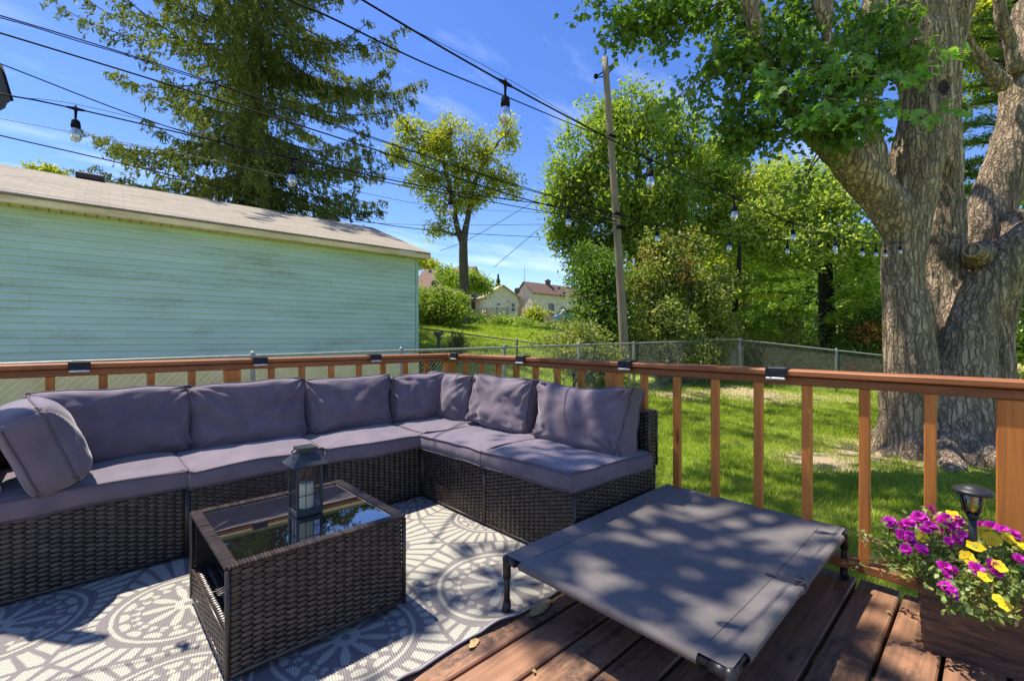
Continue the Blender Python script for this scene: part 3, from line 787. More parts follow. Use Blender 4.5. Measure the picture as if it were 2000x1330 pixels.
# ------------------------------------------------------------------ rug
RX0, RX1, RY0, RY1 = -3.45, -0.72, -2.200, -0.42
MED = [(-1.15, -1.985, 0.285), (-1.81, -1.865, 0.245), (-2.185, -1.205, 0.25), (-2.745, -0.906, 0.25), (-0.84, -0.72, 0.20), (-0.70, -1.37, 0.20), (-2.328, -1.79, 0.22), (-1.50, -1.22, 0.25), (-2.90, -1.65, 0.26), (-1.6, -0.55, 0.22), (-3.3, -1.25, 0.25), (-2.9, -2.25, 0.25), (-1.75, -2.5, 0.2), (-0.75, -2.5, 0.2)]
st = 0.0036
ax = np.arange(RX0, RX1, st); ay = np.arange(RY0, RY1, st)
AX, AY = np.meshgrid(ax, ay, indexing='ij')
qx, qy = AX.ravel(), AY.ravel()
wob = np.stack([qx * 11, qy * 11, 0 * qx], -1)
qx2 = qx + 0.006 * vnoise(wob, 1); qy2 = qy + 0.006 * vnoise(wob, 2)
D = np.stack([np.hypot(qx2 - a, qy2 - b) for a, b, r in MED], -1); W_ = D / np.array([r for a, b, r in MED]) ** 0.6
o_ = np.argsort(W_, axis=1)[:, :2]
n1 = o_[:, 0]; ii = np.arange(len(qx))
edge = W_[ii, o_[:, 1]] - W_[ii, n1]
cxy = np.array(MED)[n1]
rr_ = D[ii, n1] / cxy[:, 2]; th = np.arctan2(qy2 - cxy[:, 1], qx2 - cxy[:, 0])
cream = np.zeros(len(qx))
def band_(a, lo, hi): return (a > lo) & (a < hi)
pet = np.cos(th * 10 + n1); wd = 1.0 - ((rr_ - 0.36) / 0.27)**2
cream[(rr_ < 0.62) & (rr_ > 0.07) & (pet > 0.90 - 0.95 * np.clip(wd, 0, 1) * np.clip(1.15 - rr_ * 0.5, 0, 1))] = 1
cream[(rr_ < 0.2) & (rr_ > 0.07)] = 1
def dots(n, rad, size_r, size_t, half=False):
    a = (th * n / (2 * math.pi) + 0.3 * n1) % 1.0 - 0.5
    dt = a * 2 * math.pi * rad / n
    m = ((rr_ - rad) / size_r)**2 + (dt / size_t)**2 < 1
    if half: m &= rr_ < rad + 0.45 * size_r
    cream[m] = 1
dots(26, 0.675, 0.036, 0.055); dots(26, 0.735, 0.02, 0.03); dots(17, 0.86, 0.085, 0.115, True)
cream[band_(rr_, 0.965, 1.02)] = 1
nray = 38
fr = (th * nray / (2 * math.pi)) % 1.0
lim = 1.14 + 0.02 * np.sin(th * 9)
cream[(rr_ > lim) & (fr < 0.66) & (edge > 0.035) & (rr_ < 2.05)] = 1
cream[(rr_ > 2.12) & (rr_ < 2.3) & (edge > 0.1)] = 1
for sdx in (qx - RX0, RX1 - qx, qy - RY0, RY1 - qy): cream[sdx < 0.012] = 0
nz_ = vnoise(np.stack([qx * 300, qy * 300, 0 * qx], -1), 9)
cream = np.clip(cream + 0.10 * nz_, 0, 1)
c1 = np.array([0.455, 0.445, 0.365]); c0 = np.array([0.195, 0.172, 0.174])
colr = c0 + (c1 - c0) * cream[:, None]
zz = 0.005 + 0.0016 * fbm(np.stack([qx * 5, qy * 5, 0 * qx], -1), 5)
near = np.exp(-(qy - RY0) / 0.06)
zz += near * (0.006 + 0.010 * np.maximum(0, np.sin(qx * 13.0) + 0.4 * np.sin(qx * 31.0)))
qyy = qy + near * 0.016 * np.sin(qx * 7.3) * np.sin(qx * 3.1)
mb = MB(); mb.grid(np.stack([qx, qyy, zz], -1).reshape(AX.shape + (3,)))
def rugmat():
    N = NT('woven_plastic_straw')
    a = N.n('ShaderNodeAttribute', attribute_name='pattern')
    wv = N.n('ShaderNodeTexWave', wave_type='BANDS', bands_direction='X'); wv.inputs['Scale'].default_value = 1.0
    N.l(N.coord('Object', (36, 36, 36), (0, 0, 0.25)), wv.inputs['Vector'])
    wv2 = N.n('ShaderNodeTexWave', wave_type='BANDS', bands_direction='Y'); wv2.inputs['Scale'].default_value = 1.0
    N.l(N.coord('Object', (60, 60, 60), (0, 0, 0.25)), wv2.inputs['Vector'])
    h = N.math('ADD', wv.outputs['Fac'], N.math('MULTIPLY', wv2.outputs['Fac'], 0.4))
    col = N.mix(N.rng(wv.outputs['Fac'], 0.0, 0.5, 0.45, 0.0), a.outputs['Color'], (0.10, 0.095, 0.11))
    N.bsdf(col, 0.5, 0.35, N.bump(h, 0.6, 0.003))
    return N.m
rug = mb.build('outdoor_rug', rugmat(), None, True, pattern=colr)
if rug.data.polygons[0].normal.z < 0: rug.data.flip_normals()
tag(rug, 'woven grey and cream outdoor rug with round flower medallions under the coffee table', 'rug')
hm = MB()
xe = np.linspace(RX0, RX1, 240); ne = 1.0
ze = 0.005 + (0.006 + 0.010 * np.maximum(0, np.sin(xe * 13.0) + 0.4 * np.sin(xe * 31.0)))
hm.tube(np.c_[xe, RY0 + 0.016 * np.sin(xe * 7.3) * np.sin(xe * 3.1), ze], 0.0045, 6)
hm.build('hem', pbr('rug_hem', (0.30, 0.28, 0.31), rough=0.7), rug, True)

# ------------------------------------------------------------------ coffee table
TX0, TX1, TY0, TY1, TZ = -2.180, -1.562, -1.850, -1.222, 0.370
ct = thing('coffee_table', 'dark brown wicker coffee table with black glass top standing on the rug', 'coffee table', ((TX0 + TX1) / 2, (TY0 + TY1) / 2, 0.008))
hx, hy = (TX1 - TX0) / 2, (TY1 - TY0) / 2
bm_ = MB(); Zv = (0, 0, 1); zb, zs, zt = 0.030, 0.142, TZ - 0.008
weave(bm_, (-hx + 0.006, -hy, zb), (1, 0, 0), Zv, 2 * hx - 0.012, zt - zb, 0.0055, 0.0345, 0.0180)
weave(bm_, (hx - 0.006, hy, zb), (-1, 0, 0), Zv, 2 * hx - 0.012, zt - zb, 0.0055, 0.0345, 0.0180)
weave(bm_, (hx, -hy + 0.006, zb), (0, 1, 0), Zv, 2 * hy - 0.012, zt - zb, 0.0055, 0.0345, 0.0180)
weave(bm_, (-hx, hy - 0.006, zb), (0, -1, 0), Zv, 2 * hy - 0.012, zs - zb, 0.0055, 0.0345, 0.0180)
for x in (-hx, hx):
    for y in (-hy, hy): bm_.tube([(x, y, zb - 0.01), (x, y, zt)], 0.0085, 8)
bm_.tube([(-hx, -hy, zs), (-hx, hy, zs)], 0.005, 6)
bm_.tube([(-hx, -hy, zb), (hx, -hy, zb), (hx, hy, zb), (-hx, hy, zb), (-hx, -hy, zb)], 0.007, 6)
body = bm_.build('wicker_body', M['wicker'], ct, True)
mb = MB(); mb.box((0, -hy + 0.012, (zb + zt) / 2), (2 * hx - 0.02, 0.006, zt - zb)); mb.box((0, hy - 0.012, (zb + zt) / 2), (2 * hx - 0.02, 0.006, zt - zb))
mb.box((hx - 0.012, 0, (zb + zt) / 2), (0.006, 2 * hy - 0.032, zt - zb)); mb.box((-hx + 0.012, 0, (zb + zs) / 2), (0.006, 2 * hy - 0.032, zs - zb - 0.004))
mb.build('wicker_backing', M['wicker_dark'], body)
mb = MB(); weave(mb, (-hx + 0.008, -hy + 0.016, zs), (1, 0, 0), (0, 1, 0), 2 * hx - 0.03, 2 * hy - 0.032, 0.0055, 0.0345, 0.0180); mb.build('shelf', M['wicker'], ct, True)
mb = MB(); rw = 0.030
for k in range(4):
    a = rotz(k * math.pi / 2); L = 2 * (hx if k % 2 == 0 else hy); off = hy if k % 2 == 0 else hx
    n = int(L / 0.0105)
    for q in range(n):
        xc = -L / 2 + (q + 0.5) * L / n
        c = a @ np.array([xc, -off + rw / 2 - 0.004, TZ - 0.001])
        mb.box(c, (L / n * 0.9, rw + 0.010, 0.012), a, 0.003)
mb.build('wicker_rim', M['wicker'], ct)
mb = MB(); mb.box((0, 0, TZ - 0.006), (2 * hx - 2 * rw + 0.004, 2 * hy - 2 * rw + 0.004, 0.008), b=0.001); mb.build('glass_top', M['table_glass'], ct)
mb = MB(); mb.box((0.0, 0, 0.3), (2 * hx - 0.05, 2 * hy - 0.05, 0.012)); mb.build('under_frame', M['wicker_dark'], ct)
for x in (-hx + 0.05, hx - 0.05):
    for y in (-hy + 0.05, hy - 0.05):
        mb = MB(); mb.box((x, y, 0.013), (0.06, 0.06, 0.026)); mb.build('foot', M['black_plastic'], ct)

# lantern and its candle
LX, LY, LZ = -1.836, -1.533, TZ + 0.007
lt = thing('lantern', 'dark grey metal lantern with small panes on the glass coffee table', 'lantern', (LX, LY, LZ))
hw = 0.052; H = 0.205
fm = MB()
fm.box((0, 0, 0.011), (2 * hw, 2 * hw, 0.022), b=0.002)
fm.box((0, 0, H - 0.004), (2 * hw, 2 * hw, 0.008), b=0.001)
for sx in (-1, 1):
    for sy in (-1, 1): fm.box((sx * (hw - 0.005), sy * (hw - 0.005), H / 2 + 0.006), (0.010, 0.010, H - 0.03), b=0.001)
fm.build('frame', M['black_metal'], lt)
for k in range(4):
    a = rotz(k * math.pi / 2)
    mb = MB()
    for x in (-0.0155, 0.0155): mb.box(a @ np.array([x, -hw + 0.003, H / 2 + 0.006]), (0.003, 0.003, H - 0.028), a, 0.0005)
    for z in (0.083, 0.141): mb.box(a @ np.array([0, -hw + 0.0025, z]), (2 * hw - 0.02, 0.003, 0.003), a, 0.0005)
    gr = mb.build('glazing_bars', M['black_metal'], lt)
    mb = MB(); mb.box(a @ np.array([0, -hw + 0.006, H / 2 + 0.006]), (2 * hw - 0.02, 0.0012, H - 0.03), a, 0.0002); mb.build('pane', M['pane'], lt)
mb = MB()
e = 0.072; z0 = H + 0.0; z1 = H + 0.045; i_ = 0.030
for k in range(4):
    a = rotz(k * math.pi / 2)
    q = np.array([(-e, -e, z0), (e, -e, z0), (i_, -i_, z1), (-i_, -i_, z1)]); mb.prism(q @ a.T, a @ np.array([0, 0.001, -0.004]))
mb.box((0, 0, z1 + 0.006), (0.056, 0.056, 0.014), b=0.001); mb.box((0, 0, z1 + 0.017), (0.074, 0.074, 0.010), b=0.0015)
mb.build('roof', M['black_metal'], lt)
mb = MB(); th_ = np.linspace(0, math.pi, 12)
mb.tube(np.c_[-0.03 - 0.022 * np.sin(th_) , 0.035 * np.cos(th_), z1 + 0.008 - 0.006 * np.sin(th_)], 0.003, 6); mb.build('handle', M['black_metal'], lt, True)
cn = MB(); cn.lathe([(0.0, 0.0), (0.030, 0.0), (0.031, 0.004), (0.031, 0.095), (0.027, 0.101), (0.012, 0.098), (0.0, 0.096)], n=24)
cn = cn.build('candle', M['candle'], None, True); cn.location = (LX, LY, LZ + 0.023); tag(cn, 'ivory pillar candle inside the lantern', 'candle')

# ------------------------------------------------------------------ elevated dog cot
cot = thing('dog_cot', 'charcoal fabric raised dog bed on black tube legs, standing beside the railing', 'dog bed', (-0.630, -2.585, 0))
CX, CY, CZ = 0.640, 0.425, 0.214
nu, nv = 70, 50
U, Vv = np.meshgrid(np.linspace(-1, 1, nu), np.linspace(-1, 1, nv), indexing='ij')
cut = 0.020 * (np.abs(U * Vv))**14
Xc = U * (CX + 0.012) * (1 - 0.012 * (1 - Vv**2)) ; Yc = Vv * (CY + 0.012) * (1 - 0.012 * (1 - U**2))
pq = np.stack([Xc.ravel(), Yc.ravel(), 0 * Xc.ravel()], -1)
sag = -0.032 * ((1 - U**2) * (1 - Vv**2))**0.8 + 0.006 * fbm(pq * 3.3, 51, 3).reshape(U.shape) * (1 - U**4) * (1 - Vv**4)
tx, ty = 0.20, -1.0
tie = np.exp(-((U + 0.02)**2 / 0.004 + (Vv + 0.95)**2 / 0.05)) * 0.014
crs = 0.004 * np.exp(-((U - 0.35 - 0.25 * Vv) / 0.03)**2) * (Vv < 0.25) * (Vv > -0.8)
Zc = CZ + 0.019 + sag - tie + crs
G = np.stack([Xc, Yc, Zc], -1)
edge_drop = lambda A: A
mb = MB(); mb.grid(G)
def wrap(line, outv):
    L = []
    for a in np.linspace(0, 2.6, 7):
        L.append(line + np.asarray(outv) * (0.016 * math.sin(a)) + np.array([0, 0, -0.016 * (1 - math.cos(a))]))
    return np.stack(L, 0)
c_ = slice(5, -5)
for line, ov in ((G[c_, 0], (0, -1, 0)), (G[c_, -1], (0, 1, 0)), (G[0, c_], (-1, 0, 0)), (G[-1, c_], (1, 0, 0))): mb.grid(wrap(line, ov))
keep = mb
fab = keep.build('sling_fabric', M['cot'], cot, True)
mb = MB()
for s_ in (-1, 1):
    k = 5 if s_ < 0 else nv - 6
    mb.tube(G[4:-4, k] + np.array([0, 0, 0.0004]), 0.0012, 4)
mb.build('seam', M['cot_seam'], fab, True)
fr_ = MB(); zt = CZ
for s_ in (-1, 1):
    fr_.tube([(-CX, s_ * CY, zt), (CX, s_ * CY, zt)], 0.0125, 12); fr_.tube([(s_ * CX, -CY, zt), (s_ * CX, CY, zt)], 0.0125, 12)
fr_.build('tube_frame', M['black_plastic'], cot, True)
for sx in (-1, 1):
    for sy in (-1, 1):
        mb = MB(); x, y = sx * (CX + 0.006), sy * (CY + 0.006)
        mb.tube([(x, y, 0.03), (x, y, zt - 0.03)], 0.0125, 12); lg = mb.build('leg', M['black_plastic'], cot, True)
        mb = MB(); mb.tube([(x, y, zt - 0.075), (x, y, zt - 0.02), (x, y, zt + 0.006), (x - sx * 0.004, y - sy * 0.004, zt + 0.016)], [0.0165, 0.017, 0.018, 0.010], 12)
        mb.tube([(x, y, zt), (x - sx * 0.05, y, zt)], [0.017, 0.0155], 12); mb.tube([(x, y, zt), (x, y - sy * 0.05, zt)], [0.017, 0.0155], 12)
        mb.build('corner_joint', M['black_plastic'], lg, True)
        mb = MB(); mb.tube([(x, y, 0.05), (x, y, 0.03), (x + sx * 0.005, y + sy * 0.002, 0.012), (x + sx * 0.014, y + sy * 0.004, 0.0)], [0.0155, 0.017, 0.018, 0.012], 12); mb.build('foot', M['black_plastic'], lg, True)
mb = MB(); ex = -0.02
for q in range(3):
    a0 = np.array([ex + 0.004 * q, -CY + 0.11, zt + 0.002]); a1 = np.array([ex + 0.002 * q, -CY - 0.012, zt + 0.017]); a2 = np.array([ex - 0.015 + 0.015 * q, -CY - 0.024, zt - 0.018])
    mb.tube(spline([a0, (a0 + a1) / 2 + (0, 0, 0.002), a1, a2], 10), 0.0022, 5)
tq = np.linspace(0, 6.3, 14)
mb.tube(np.c_[ex + 0.012 * np.cos(tq), -CY - 0.010 + 0.007 * np.sin(2 * tq), zt + 0.014 + 0.008 * np.sin(tq)], 0.0028, 5)
mb.build('repair_tie', M['piping'], cot, True)
# ------------------------------------------------------------------ planter, flowers, path light
PD = np.array([0.05, -0.40, 0]); PD = PD / np.linalg.norm(PD); PN = np.array([-PD[1], PD[0], 0]); PN = -PN if PN[0] < 0 else PN   # along the front, into the box
PO = np.array([-0.375, -3.305, 0.0])
pl = thing('planter_box', 'dark brown wood grain planter box full of flowers in the bottom right corner', 'planter', PO)
PL, PW, PH, tp = 0.62, 0.235, 0.262, 0.016
def ring(z, ins, o):
    k = o + tp * (1 - z / PH)
    return [PD * (k) + PN * k + [0, 0, z], PD * (PL - k) + PN * k + [0, 0, z], PD * (PL - k) + PN * (PW - k) + [0, 0, z], PD * k + PN * (PW - k) + [0, 0, z]]
def wall_face(a, b, n=60, m=36):
    """ridged wood-grain relief between lower and upper edges"""
    u = np.linspace(0, 1, n)[:, None, None]; v = np.linspace(0, 1, m)[None, :, None]
    lo = np.array(a[0]) * (1 - u) + np.array(a[1]) * u; hi = np.array(b[0]) * (1 - u) + np.array(b[1]) * u
    P_ = lo * (1 - v) + hi * v
    e = np.array(a[1]) - np.array(a[0]); nn = np.array([e[1], -e[0], 0]); nn = nn / np.linalg.norm(nn)
    q = P_.reshape(-1, 3); L = q @ (e / np.linalg.norm(e))
    z = q[:, 2] + 0.035 * fbm(np.stack([L * 6, q[:, 2] * 2.5, 0 * L + 3], -1), 70, 2)
    rid = (1 - np.abs(np.sin(z * 150 + 1.4 * vnoise(np.stack([L * 9, q[:, 2] * 30, 0 * L], -1), 71))))**3
    lum = vnoise(np.stack([L * 7, q[:, 2] * 9, 0 * L], -1), 73) * 0.5 + 0.5
    ins = np.minimum(1, 20 * np.minimum(u, 1 - u) * np.minimum(1, v * 20)).reshape(1, -1) * np.ones((1, 1))
    ins = (np.minimum(1, 24 * np.minimum(u, 1 - u)) * np.minimum(1, 12 * np.minimum(v, 1 - v))).ravel()
    P2 = q + nn * (0.008 * rid * (0.3 + 0.7 * lum) * ins)[:, None]
    return P2.reshape(P_.shape)
mb = MB(); lo, hi = ring(0, 0, 0), ring(PH, 0, 0); li, hii = ring(0.02, 0, 0.018), ring(PH, 0, 0.018)
for k in range(4):
    j = (k + 1) % 4
    mb.grid(wall_face((lo[k], lo[j]), (hi[k], hi[j])))
    mb.poly([hi[k], hi[j], hii[j], hii[k]]); mb.poly([hii[k], hii[j], li[j], li[k]])
mb.poly(lo)
def plantmat():
    N = NT('dark_carved_grain')
    v = N.coord('Object', (3, 3, 26))
    g = N.noise(v, 1.6, 5, 0.6, 0.8)
    col = N.mix(N.rng(g, 0.4, 0.7), (0.04, 0.028, 0.025), (0.19, 0.10, 0.062))
    N.bsdf(col, 0.45, 0.4, N.bump(g, 0.4, 0.004)); return N.m
mb.build('carved_box', plantmat(), pl, True)
mb = MB(); mb.poly(ring(PH - 0.03, 0, 0.019)); mb.build('soil', M['soil'], pl)
# plants: a mound of succulent stems; flower heads are parts of the plant
pc = PO + PD * 0.31 + PN * 0.12 + np.array([0, 0, PH])
plant = thing('flowering_plant', 'mound of purple and yellow flowers spilling over the edge of the dark planter box', 'flowers', pc)
r_ = np.random.default_rng(21)
def leaf_quads(C, N_, T_, L, W):
    """pointed leaf: 4-vertex kite with a slight fold"""
    T_ = T_ / (np.linalg.norm(T_, axis=1)[:, None] + 1e-9)
    B = np.cross(N_, T_); B /= np.linalg.norm(B, axis=1)[:, None] + 1e-9
    L = L[:, None]; W = W[:, None]
    hexa = [(-0.5, 0), (-0.15, 0.5), (0.25, 0.42), (0.5, 0), (0.25, -0.42), (-0.15, -0.5)]
    V = np.stack([C + T_ * L * a + B * W * b + N_ * W * 0.25 * abs(b) for a, b in hexa], 1)
    return V.reshape(-1, 3), np.arange(6 * len(C)).reshape(-1, 6)
fl = MB(); st_ = MB()
ns = 210
for k in range(ns):
    a = r_.uniform(0.0, 0.60); b = r_.uniform(0.02, 0.22)
    base = PO + PD * a + PN * b + np.array([0, 0, PH - 0.03])
    out = PD * (r_.normal(0, 0.05) - 0.17 * max(0, 0.24 - a) / 0.24 * r_.uniform(0.3, 1.25)) + PN * (r_.normal(0, 0.05) + (b - 0.12) * 0.9)
    top = base + out + np.array([0, 0, r_.uniform(0.05, 0.155) - 0.35 * np.linalg.norm(out) * 0.6])
    P_ = spline([base, (base + top) / 2 + np.array([0, 0, 0.025]), top], 8) - pc
    st_.tube(P_, np.linspace(0.0022, 0.0012, 8), 5)
    n = 26
    t = r_.uniform(0.25, 1, n); C = np.array([P_[int(q * 7)] for q in t]) + r_.normal(0, 0.012, (n, 3))
    N_ = r_.normal(0, 1, (n, 3)) + [0, 0, 0.8]; N_ /= np.linalg.norm(N_, axis=1)[:, None]
    fl.add(*leaf_quads(C, N_, np.cross(N_, r_.normal(0, 1, (n, 3))), r_.uniform(0.016, 0.028, n), r_.uniform(0.008, 0.013, n)))
for k in range(26):                                        # a few trailing stems over the front edge
    a = r_.uniform(0.03, 0.6); base = PO + PD * a + PN * 0.02 + np.array([0, 0, PH + 0.01]); q = base - PN * r_.uniform(0.02, 0.05) + PD * r_.normal(0, 0.03) - np.array([0, 0, r_.uniform(0.0, 0.07)])
    P_ = spline([base + PN * 0.05, base + [0, 0, 0.015], q], 8) - pc
    st_.tube(P_, 0.0015, 5); n = 14; C = P_[r_.integers(2, 8, n)] + r_.normal(0, 0.008, (n, 3)); N_ = r_.normal(0, 1, (n, 3)) + [-0.6, 0, 0.5]; N_ /= np.linalg.norm(N_, axis=1)[:, None]
    fl.add(*leaf_quads(C, N_, np.cross(N_, r_.normal(0, 1, (n, 3))), r_.uniform(0.013, 0.024, n), r_.uniform(0.007, 0.011, n)))
FLW = []
def flower(px, py, d, kind, size, face=None):
    c = at(px, py, d) - pc
    n = np.array([-0.55, -0.40, 0.75]) + r_.normal(0, 0.28, 3) if face is None else np.array(face); n /= np.linalg.norm(n)
    u = np.cross(n, [0.3, 0.9, 0.1]); u /= np.linalg.norm(u); v = np.cross(n, u)
    mb = MB()
    for layer in range(3 if kind == 'p' else 1):
        npet = (13, 11, 8)[layer] if kind == 'p' else 5
        for k in range(npet):
            a = 2 * math.pi * (k + 0.5 * layer) / npet + r_.normal(0, 0.10)
            dr = math.cos(a) * u + math.sin(a) * v; sd = -math.sin(a) * u + math.cos(a) * v
            L = size * r_.uniform(0.8, 1.08) * (1 - 0.22 * layer); Wd = size * (0.20 if kind == 'p' else 0.56)
            lift = (0.10 + 0.22 * layer) * size
            pts = [(0.05, 0.3, 0.0), (0.45, 0.8, 0.5), (0.8, 1.05, 0.95), (0.97, 0.75, 1.0)]
            G = []
            for qi, (r1, w1, l1) in enumerate(pts):
                G.append([c + dr * L * (r1 - (0.08 if s_ == 0 and qi == 3 else 0)) + sd * Wd * w1 * s_ + n * (lift * l1 + 0.06 * size * abs(s_) + r_.normal(0, 0.03) * size) for s_ in (-1, 0, 1)])
            mb.grid(np.array(G))
    FLW.append(c - n * 0.02); o = mb.build('flower', M['petal_purple' if kind == 'p' else 'petal_yellow'], plant, True)
    mb = MB(); mb.lathe([(0, -0.001), (size * 0.13, 0.0), (size * 0.11, size * 0.10), (0, size * 0.15)], c + n * size * 0.06, 8, basis(u, v, n)); mb.build('flower_centre', M['petal_yellow'] if kind == 'y' else M['lamp_warm'], o, True)
    mb = MB(); mb.tube([c, c - n * 0.03 - np.array([0, 0, 0.03])], 0.0014, 5); mb.build('flower_stem', M['stem_red'], o, True)
purple = [(1737, 1019, 1.73, 26), (1761, 1026, 1.70, 20), (1795, 1010, 1.74, 30), (1775, 1022, 1.66, 26), (1816, 1028, 1.66, 28), (1806, 1035, 1.60, 22), (1842, 1018, 1.66, 26), (1860, 1028, 1.62, 28), (1873, 1018, 1.66, 24), (1760, 1045, 1.58, 28), (1778, 1056, 1.55, 24), (1770, 1072, 1.51, 24), (1800, 1073, 1.50, 26), (1845, 1109, 1.40, 32), (1862, 1112, 1.38, 22), (1907, 1113, 1.37, 34), (1938, 1106, 1.38, 30), (1935, 1030, 1.60, 32), (1958, 1036, 1.56, 28), (1980, 1044, 1.54, 26), (1868, 1052, 1.54, 26), (1880, 1045, 1.56, 22), (1848, 1145, 1.34, 26), (1990, 1092, 1.42, 26), (1866, 1167, 1.32, 14), (1830, 1009, 1.74, 22), (1912, 1026, 1.63, 24)]
yellow = [(1861, 1006, 1.68, 26), (1802, 1049, 1.56, 24), (1925, 1042, 1.55, 36), (1939, 1053, 1.51, 32), (1903, 1067, 1.48, 34), (1888, 1089, 1.43, 32), (1968, 1052, 1.52, 28), (1952, 1106, 1.37, 28), (1922, 1127, 1.34, 26), (1962, 1182, 1.29, 26), (1996, 1068, 1.50, 24), (1948, 1168, 1.31, 18), (1832, 1041, 1.58, 14)]
for x, y, d, s_ in purple: flower(x, y, d, 'p', s_ / F * d * 0.50)
for x, y, d, s_ in purple[::2]: flower(x + r_.normal(0, 14), y + r_.normal(4, 9), d - 0.01, 'p', 20 / F * d * 0.48)
for x, y, d, s_ in yellow: flower(x, y, d, 'y', s_ / F * d * 0.46)
FLW = np.array(FLW); root = np.array([0, 0, -0.02])
for c in FLW:
    m = 46; t = r_.random(m)**0.7; src = c * 0.55 + r_.normal(0, 0.02, 3) + root
    C = src + (c - src) * t[:, None] + r_.normal(0, 0.020, (m, 3)) - [0, 0, 0.012]; N_ = r_.normal(0, 0.8, (m, 3)) + [-0.3, -0.2, 0.8]; N_ /= np.linalg.norm(N_, axis=1)[:, None]
    fl.add(*leaf_quads(C, N_, np.cross(N_, r_.normal(0, 1, (m, 3))), r_.uniform(0.016, 0.028, m), r_.uniform(0.009, 0.014, m)))
    st_.tube(spline([src, (src + c) / 2 + [0, 0, 0.012], c - [0, 0, 0.01]], 7), 0.0017, 5)
fl.build('foliage', M['flower_leaf'], plant); st_.build('stems', M['stem_red'], plant, True)
lp = at(1900, 1052, 1.535)
pth = thing('path_light', 'small black solar stake light with a glass lantern head standing in the flowers', 'solar light', lp)
k_ = 1.535 / F
mb = MB(); mb.tube([(0, 0, -0.11), (0, 0, 45 * k_)], 0.0105, 14); mb.build('stake', M['black_plastic'], pth, True)
z0 = 40 * k_
mb = MB(); mb.lathe([(0.0, z0), (0.014, z0), (0.017, z0 + 0.008), (0.017, z0 + 0.018), (0.0, z0 + 0.018)], n=20); 
for q in range(4):
    a = q * math.pi / 2 + 0.6; c, s_ = math.cos(a), math.sin(a)
    mb.tube([(0.016 * c, 0.016 * s_, z0 + 0.015), (0.030 * c, 0.030 * s_, z0 + 0.035), (0.036 * c, 0.036 * s_, z0 + 0.085)], 0.0032, 6)
mb.build('cage', M['black_plastic'], pth, True)
mb = MB(); mb.lathe([(0.013, z0 + 0.018), (0.026, z0 + 0.035), (0.033, z0 + 0.085)], n=20); mb.build('glass', M['cup_glass'], pth, True)
mb = MB(); mb.tube([(0, 0, z0 + 0.02), (0, 0, z0 + 0.07)], 0.006, 8); mb.build('filament', M['lamp_warm'], pth, True)
mb = MB(); mb.lathe([(0, z0 + 0.083), (0.046, z0 + 0.083), (0.0525, z0 + 0.086), (0.0525, z0 + 0.093), (0.046, z0 + 0.100), (0.034, z0 + 0.101), (0.030, z0 + 0.108), (0.015, z0 + 0.112), (0, z0 + 0.113)], n=28); mb.build('cap', M['black_plastic'], pth, True)

# dry leaves lying on the deck
def dry_leaf(label, px, py, L, W, ang, z=0.004, jag=0.2):
    c = atz(px, py, z)
    n = 12; u = np.linspace(-1, 1, n); r1 = np.random.default_rng(int(px))
    up = (1 - u**2)**0.6 * W * (1 + r1.normal(0, jag, n)); dn = -(1 - u**2)**0.6 * W * (1 + r1.normal(0, jag, n))
    R = rotz(ang); G = np.stack([np.c_[u * L, dn, 0.006 * np.abs(u)], np.c_[u * L, 0 * u, 0.001 + 0 * u], np.c_[u * L, up, 0.008 + 0.004 * np.sin(u * 4)]], 1) @ R.T
    mb = MB(); mb.grid(G); o = mb.build('dry_leaf', M['dryleaf'], None, True); o.location = c; tag(o, label, 'leaf', 'dry leaves on the deck')
dry_leaf('long tan dry leaf on the deck board beside the cot leg and the rug edge', 1055, 1188, 0.075, 0.024, 0.15)
dry_leaf('small tan dry leaf at the bottom of the photo between rug and cot', 1043, 1312, 0.010, 0.006, 0.9)
dry_leaf('small brown dry leaf on the deck boards left of the planter box', 1735, 1196, 0.012, 0.007, 0.4)
dry_leaf('dry leaf scrap at the rug edge left of the near cot leg', 925, 1258, 0.03, 0.012, 0.3)

# ------------------------------------------------------------------ teal garage
GA = np.array([-3.33, 5.92]); GBp = np.array([3.15, 5.72]); gd = (GBp - GA) / np.linalg.norm(GBp - GA); gn = np.array([-gd[1], gd[0]])   # gn points away from camera
GL = 13.0
gar = thing('garage', 'long low teal sided garage with a tan shingle roof behind the back railing', 'garage', (GBp[0], GBp[1], 0))
def gp(s_, t, z): q = gd * s_ + gn * t; return np.array([q[0], q[1], z])       # s along wall (0 at right corner, negative left), t depth
ex = 0.1016; ztop, zbot = 2.985, 0.70
rows = int(round((ztop - zbot) / ex)); mb = MB()
zed = zbot + np.arange(rows + 1) * (ztop - zbot) / rows
joints = np.random.default_rng(5)
for k in range(rows):
    a = -GL; cuts = [-GL] + sorted(joints.choice([-9.3, -6.2, -5.15, -3.0, -1.95, -4.1], 2, replace=False).tolist()) + [-0.055]
    for c0_, c1_ in zip(cuts[:-1], cuts[1:]):
        zl, zh = zed[k], zed[k + 1]; q0, q1 = c0_ + 0.001, c1_ - 0.001
        prof = [(-0.020, zl), (-0.024, zl + 0.004), (-0.0235, zl + 0.02), (-0.003, zh - 0.001), (-0.002, zh)]
        mb.grid(np.array([[gp(q0, t, z), gp(q1, t, z)] for t, z in prof]))
        mb.add([gp(q0, -0.020, zl), gp(q1, -0.020, zl), gp(q1, 0, zl), gp(q0, 0, zl)], np.array([[0, 1, 2, 3]]))
wl = mb.build('siding_wall', M['siding'], gar); 
mb = MB(); mb.prism([gp(-0.05, -0.038, 0.68), gp(0.014, -0.038, 0.68), gp(0.014, -0.038, ztop), gp(-0.05, -0.038, ztop)], gp(0, 0.04, 0) - gp(0, 0, 0))
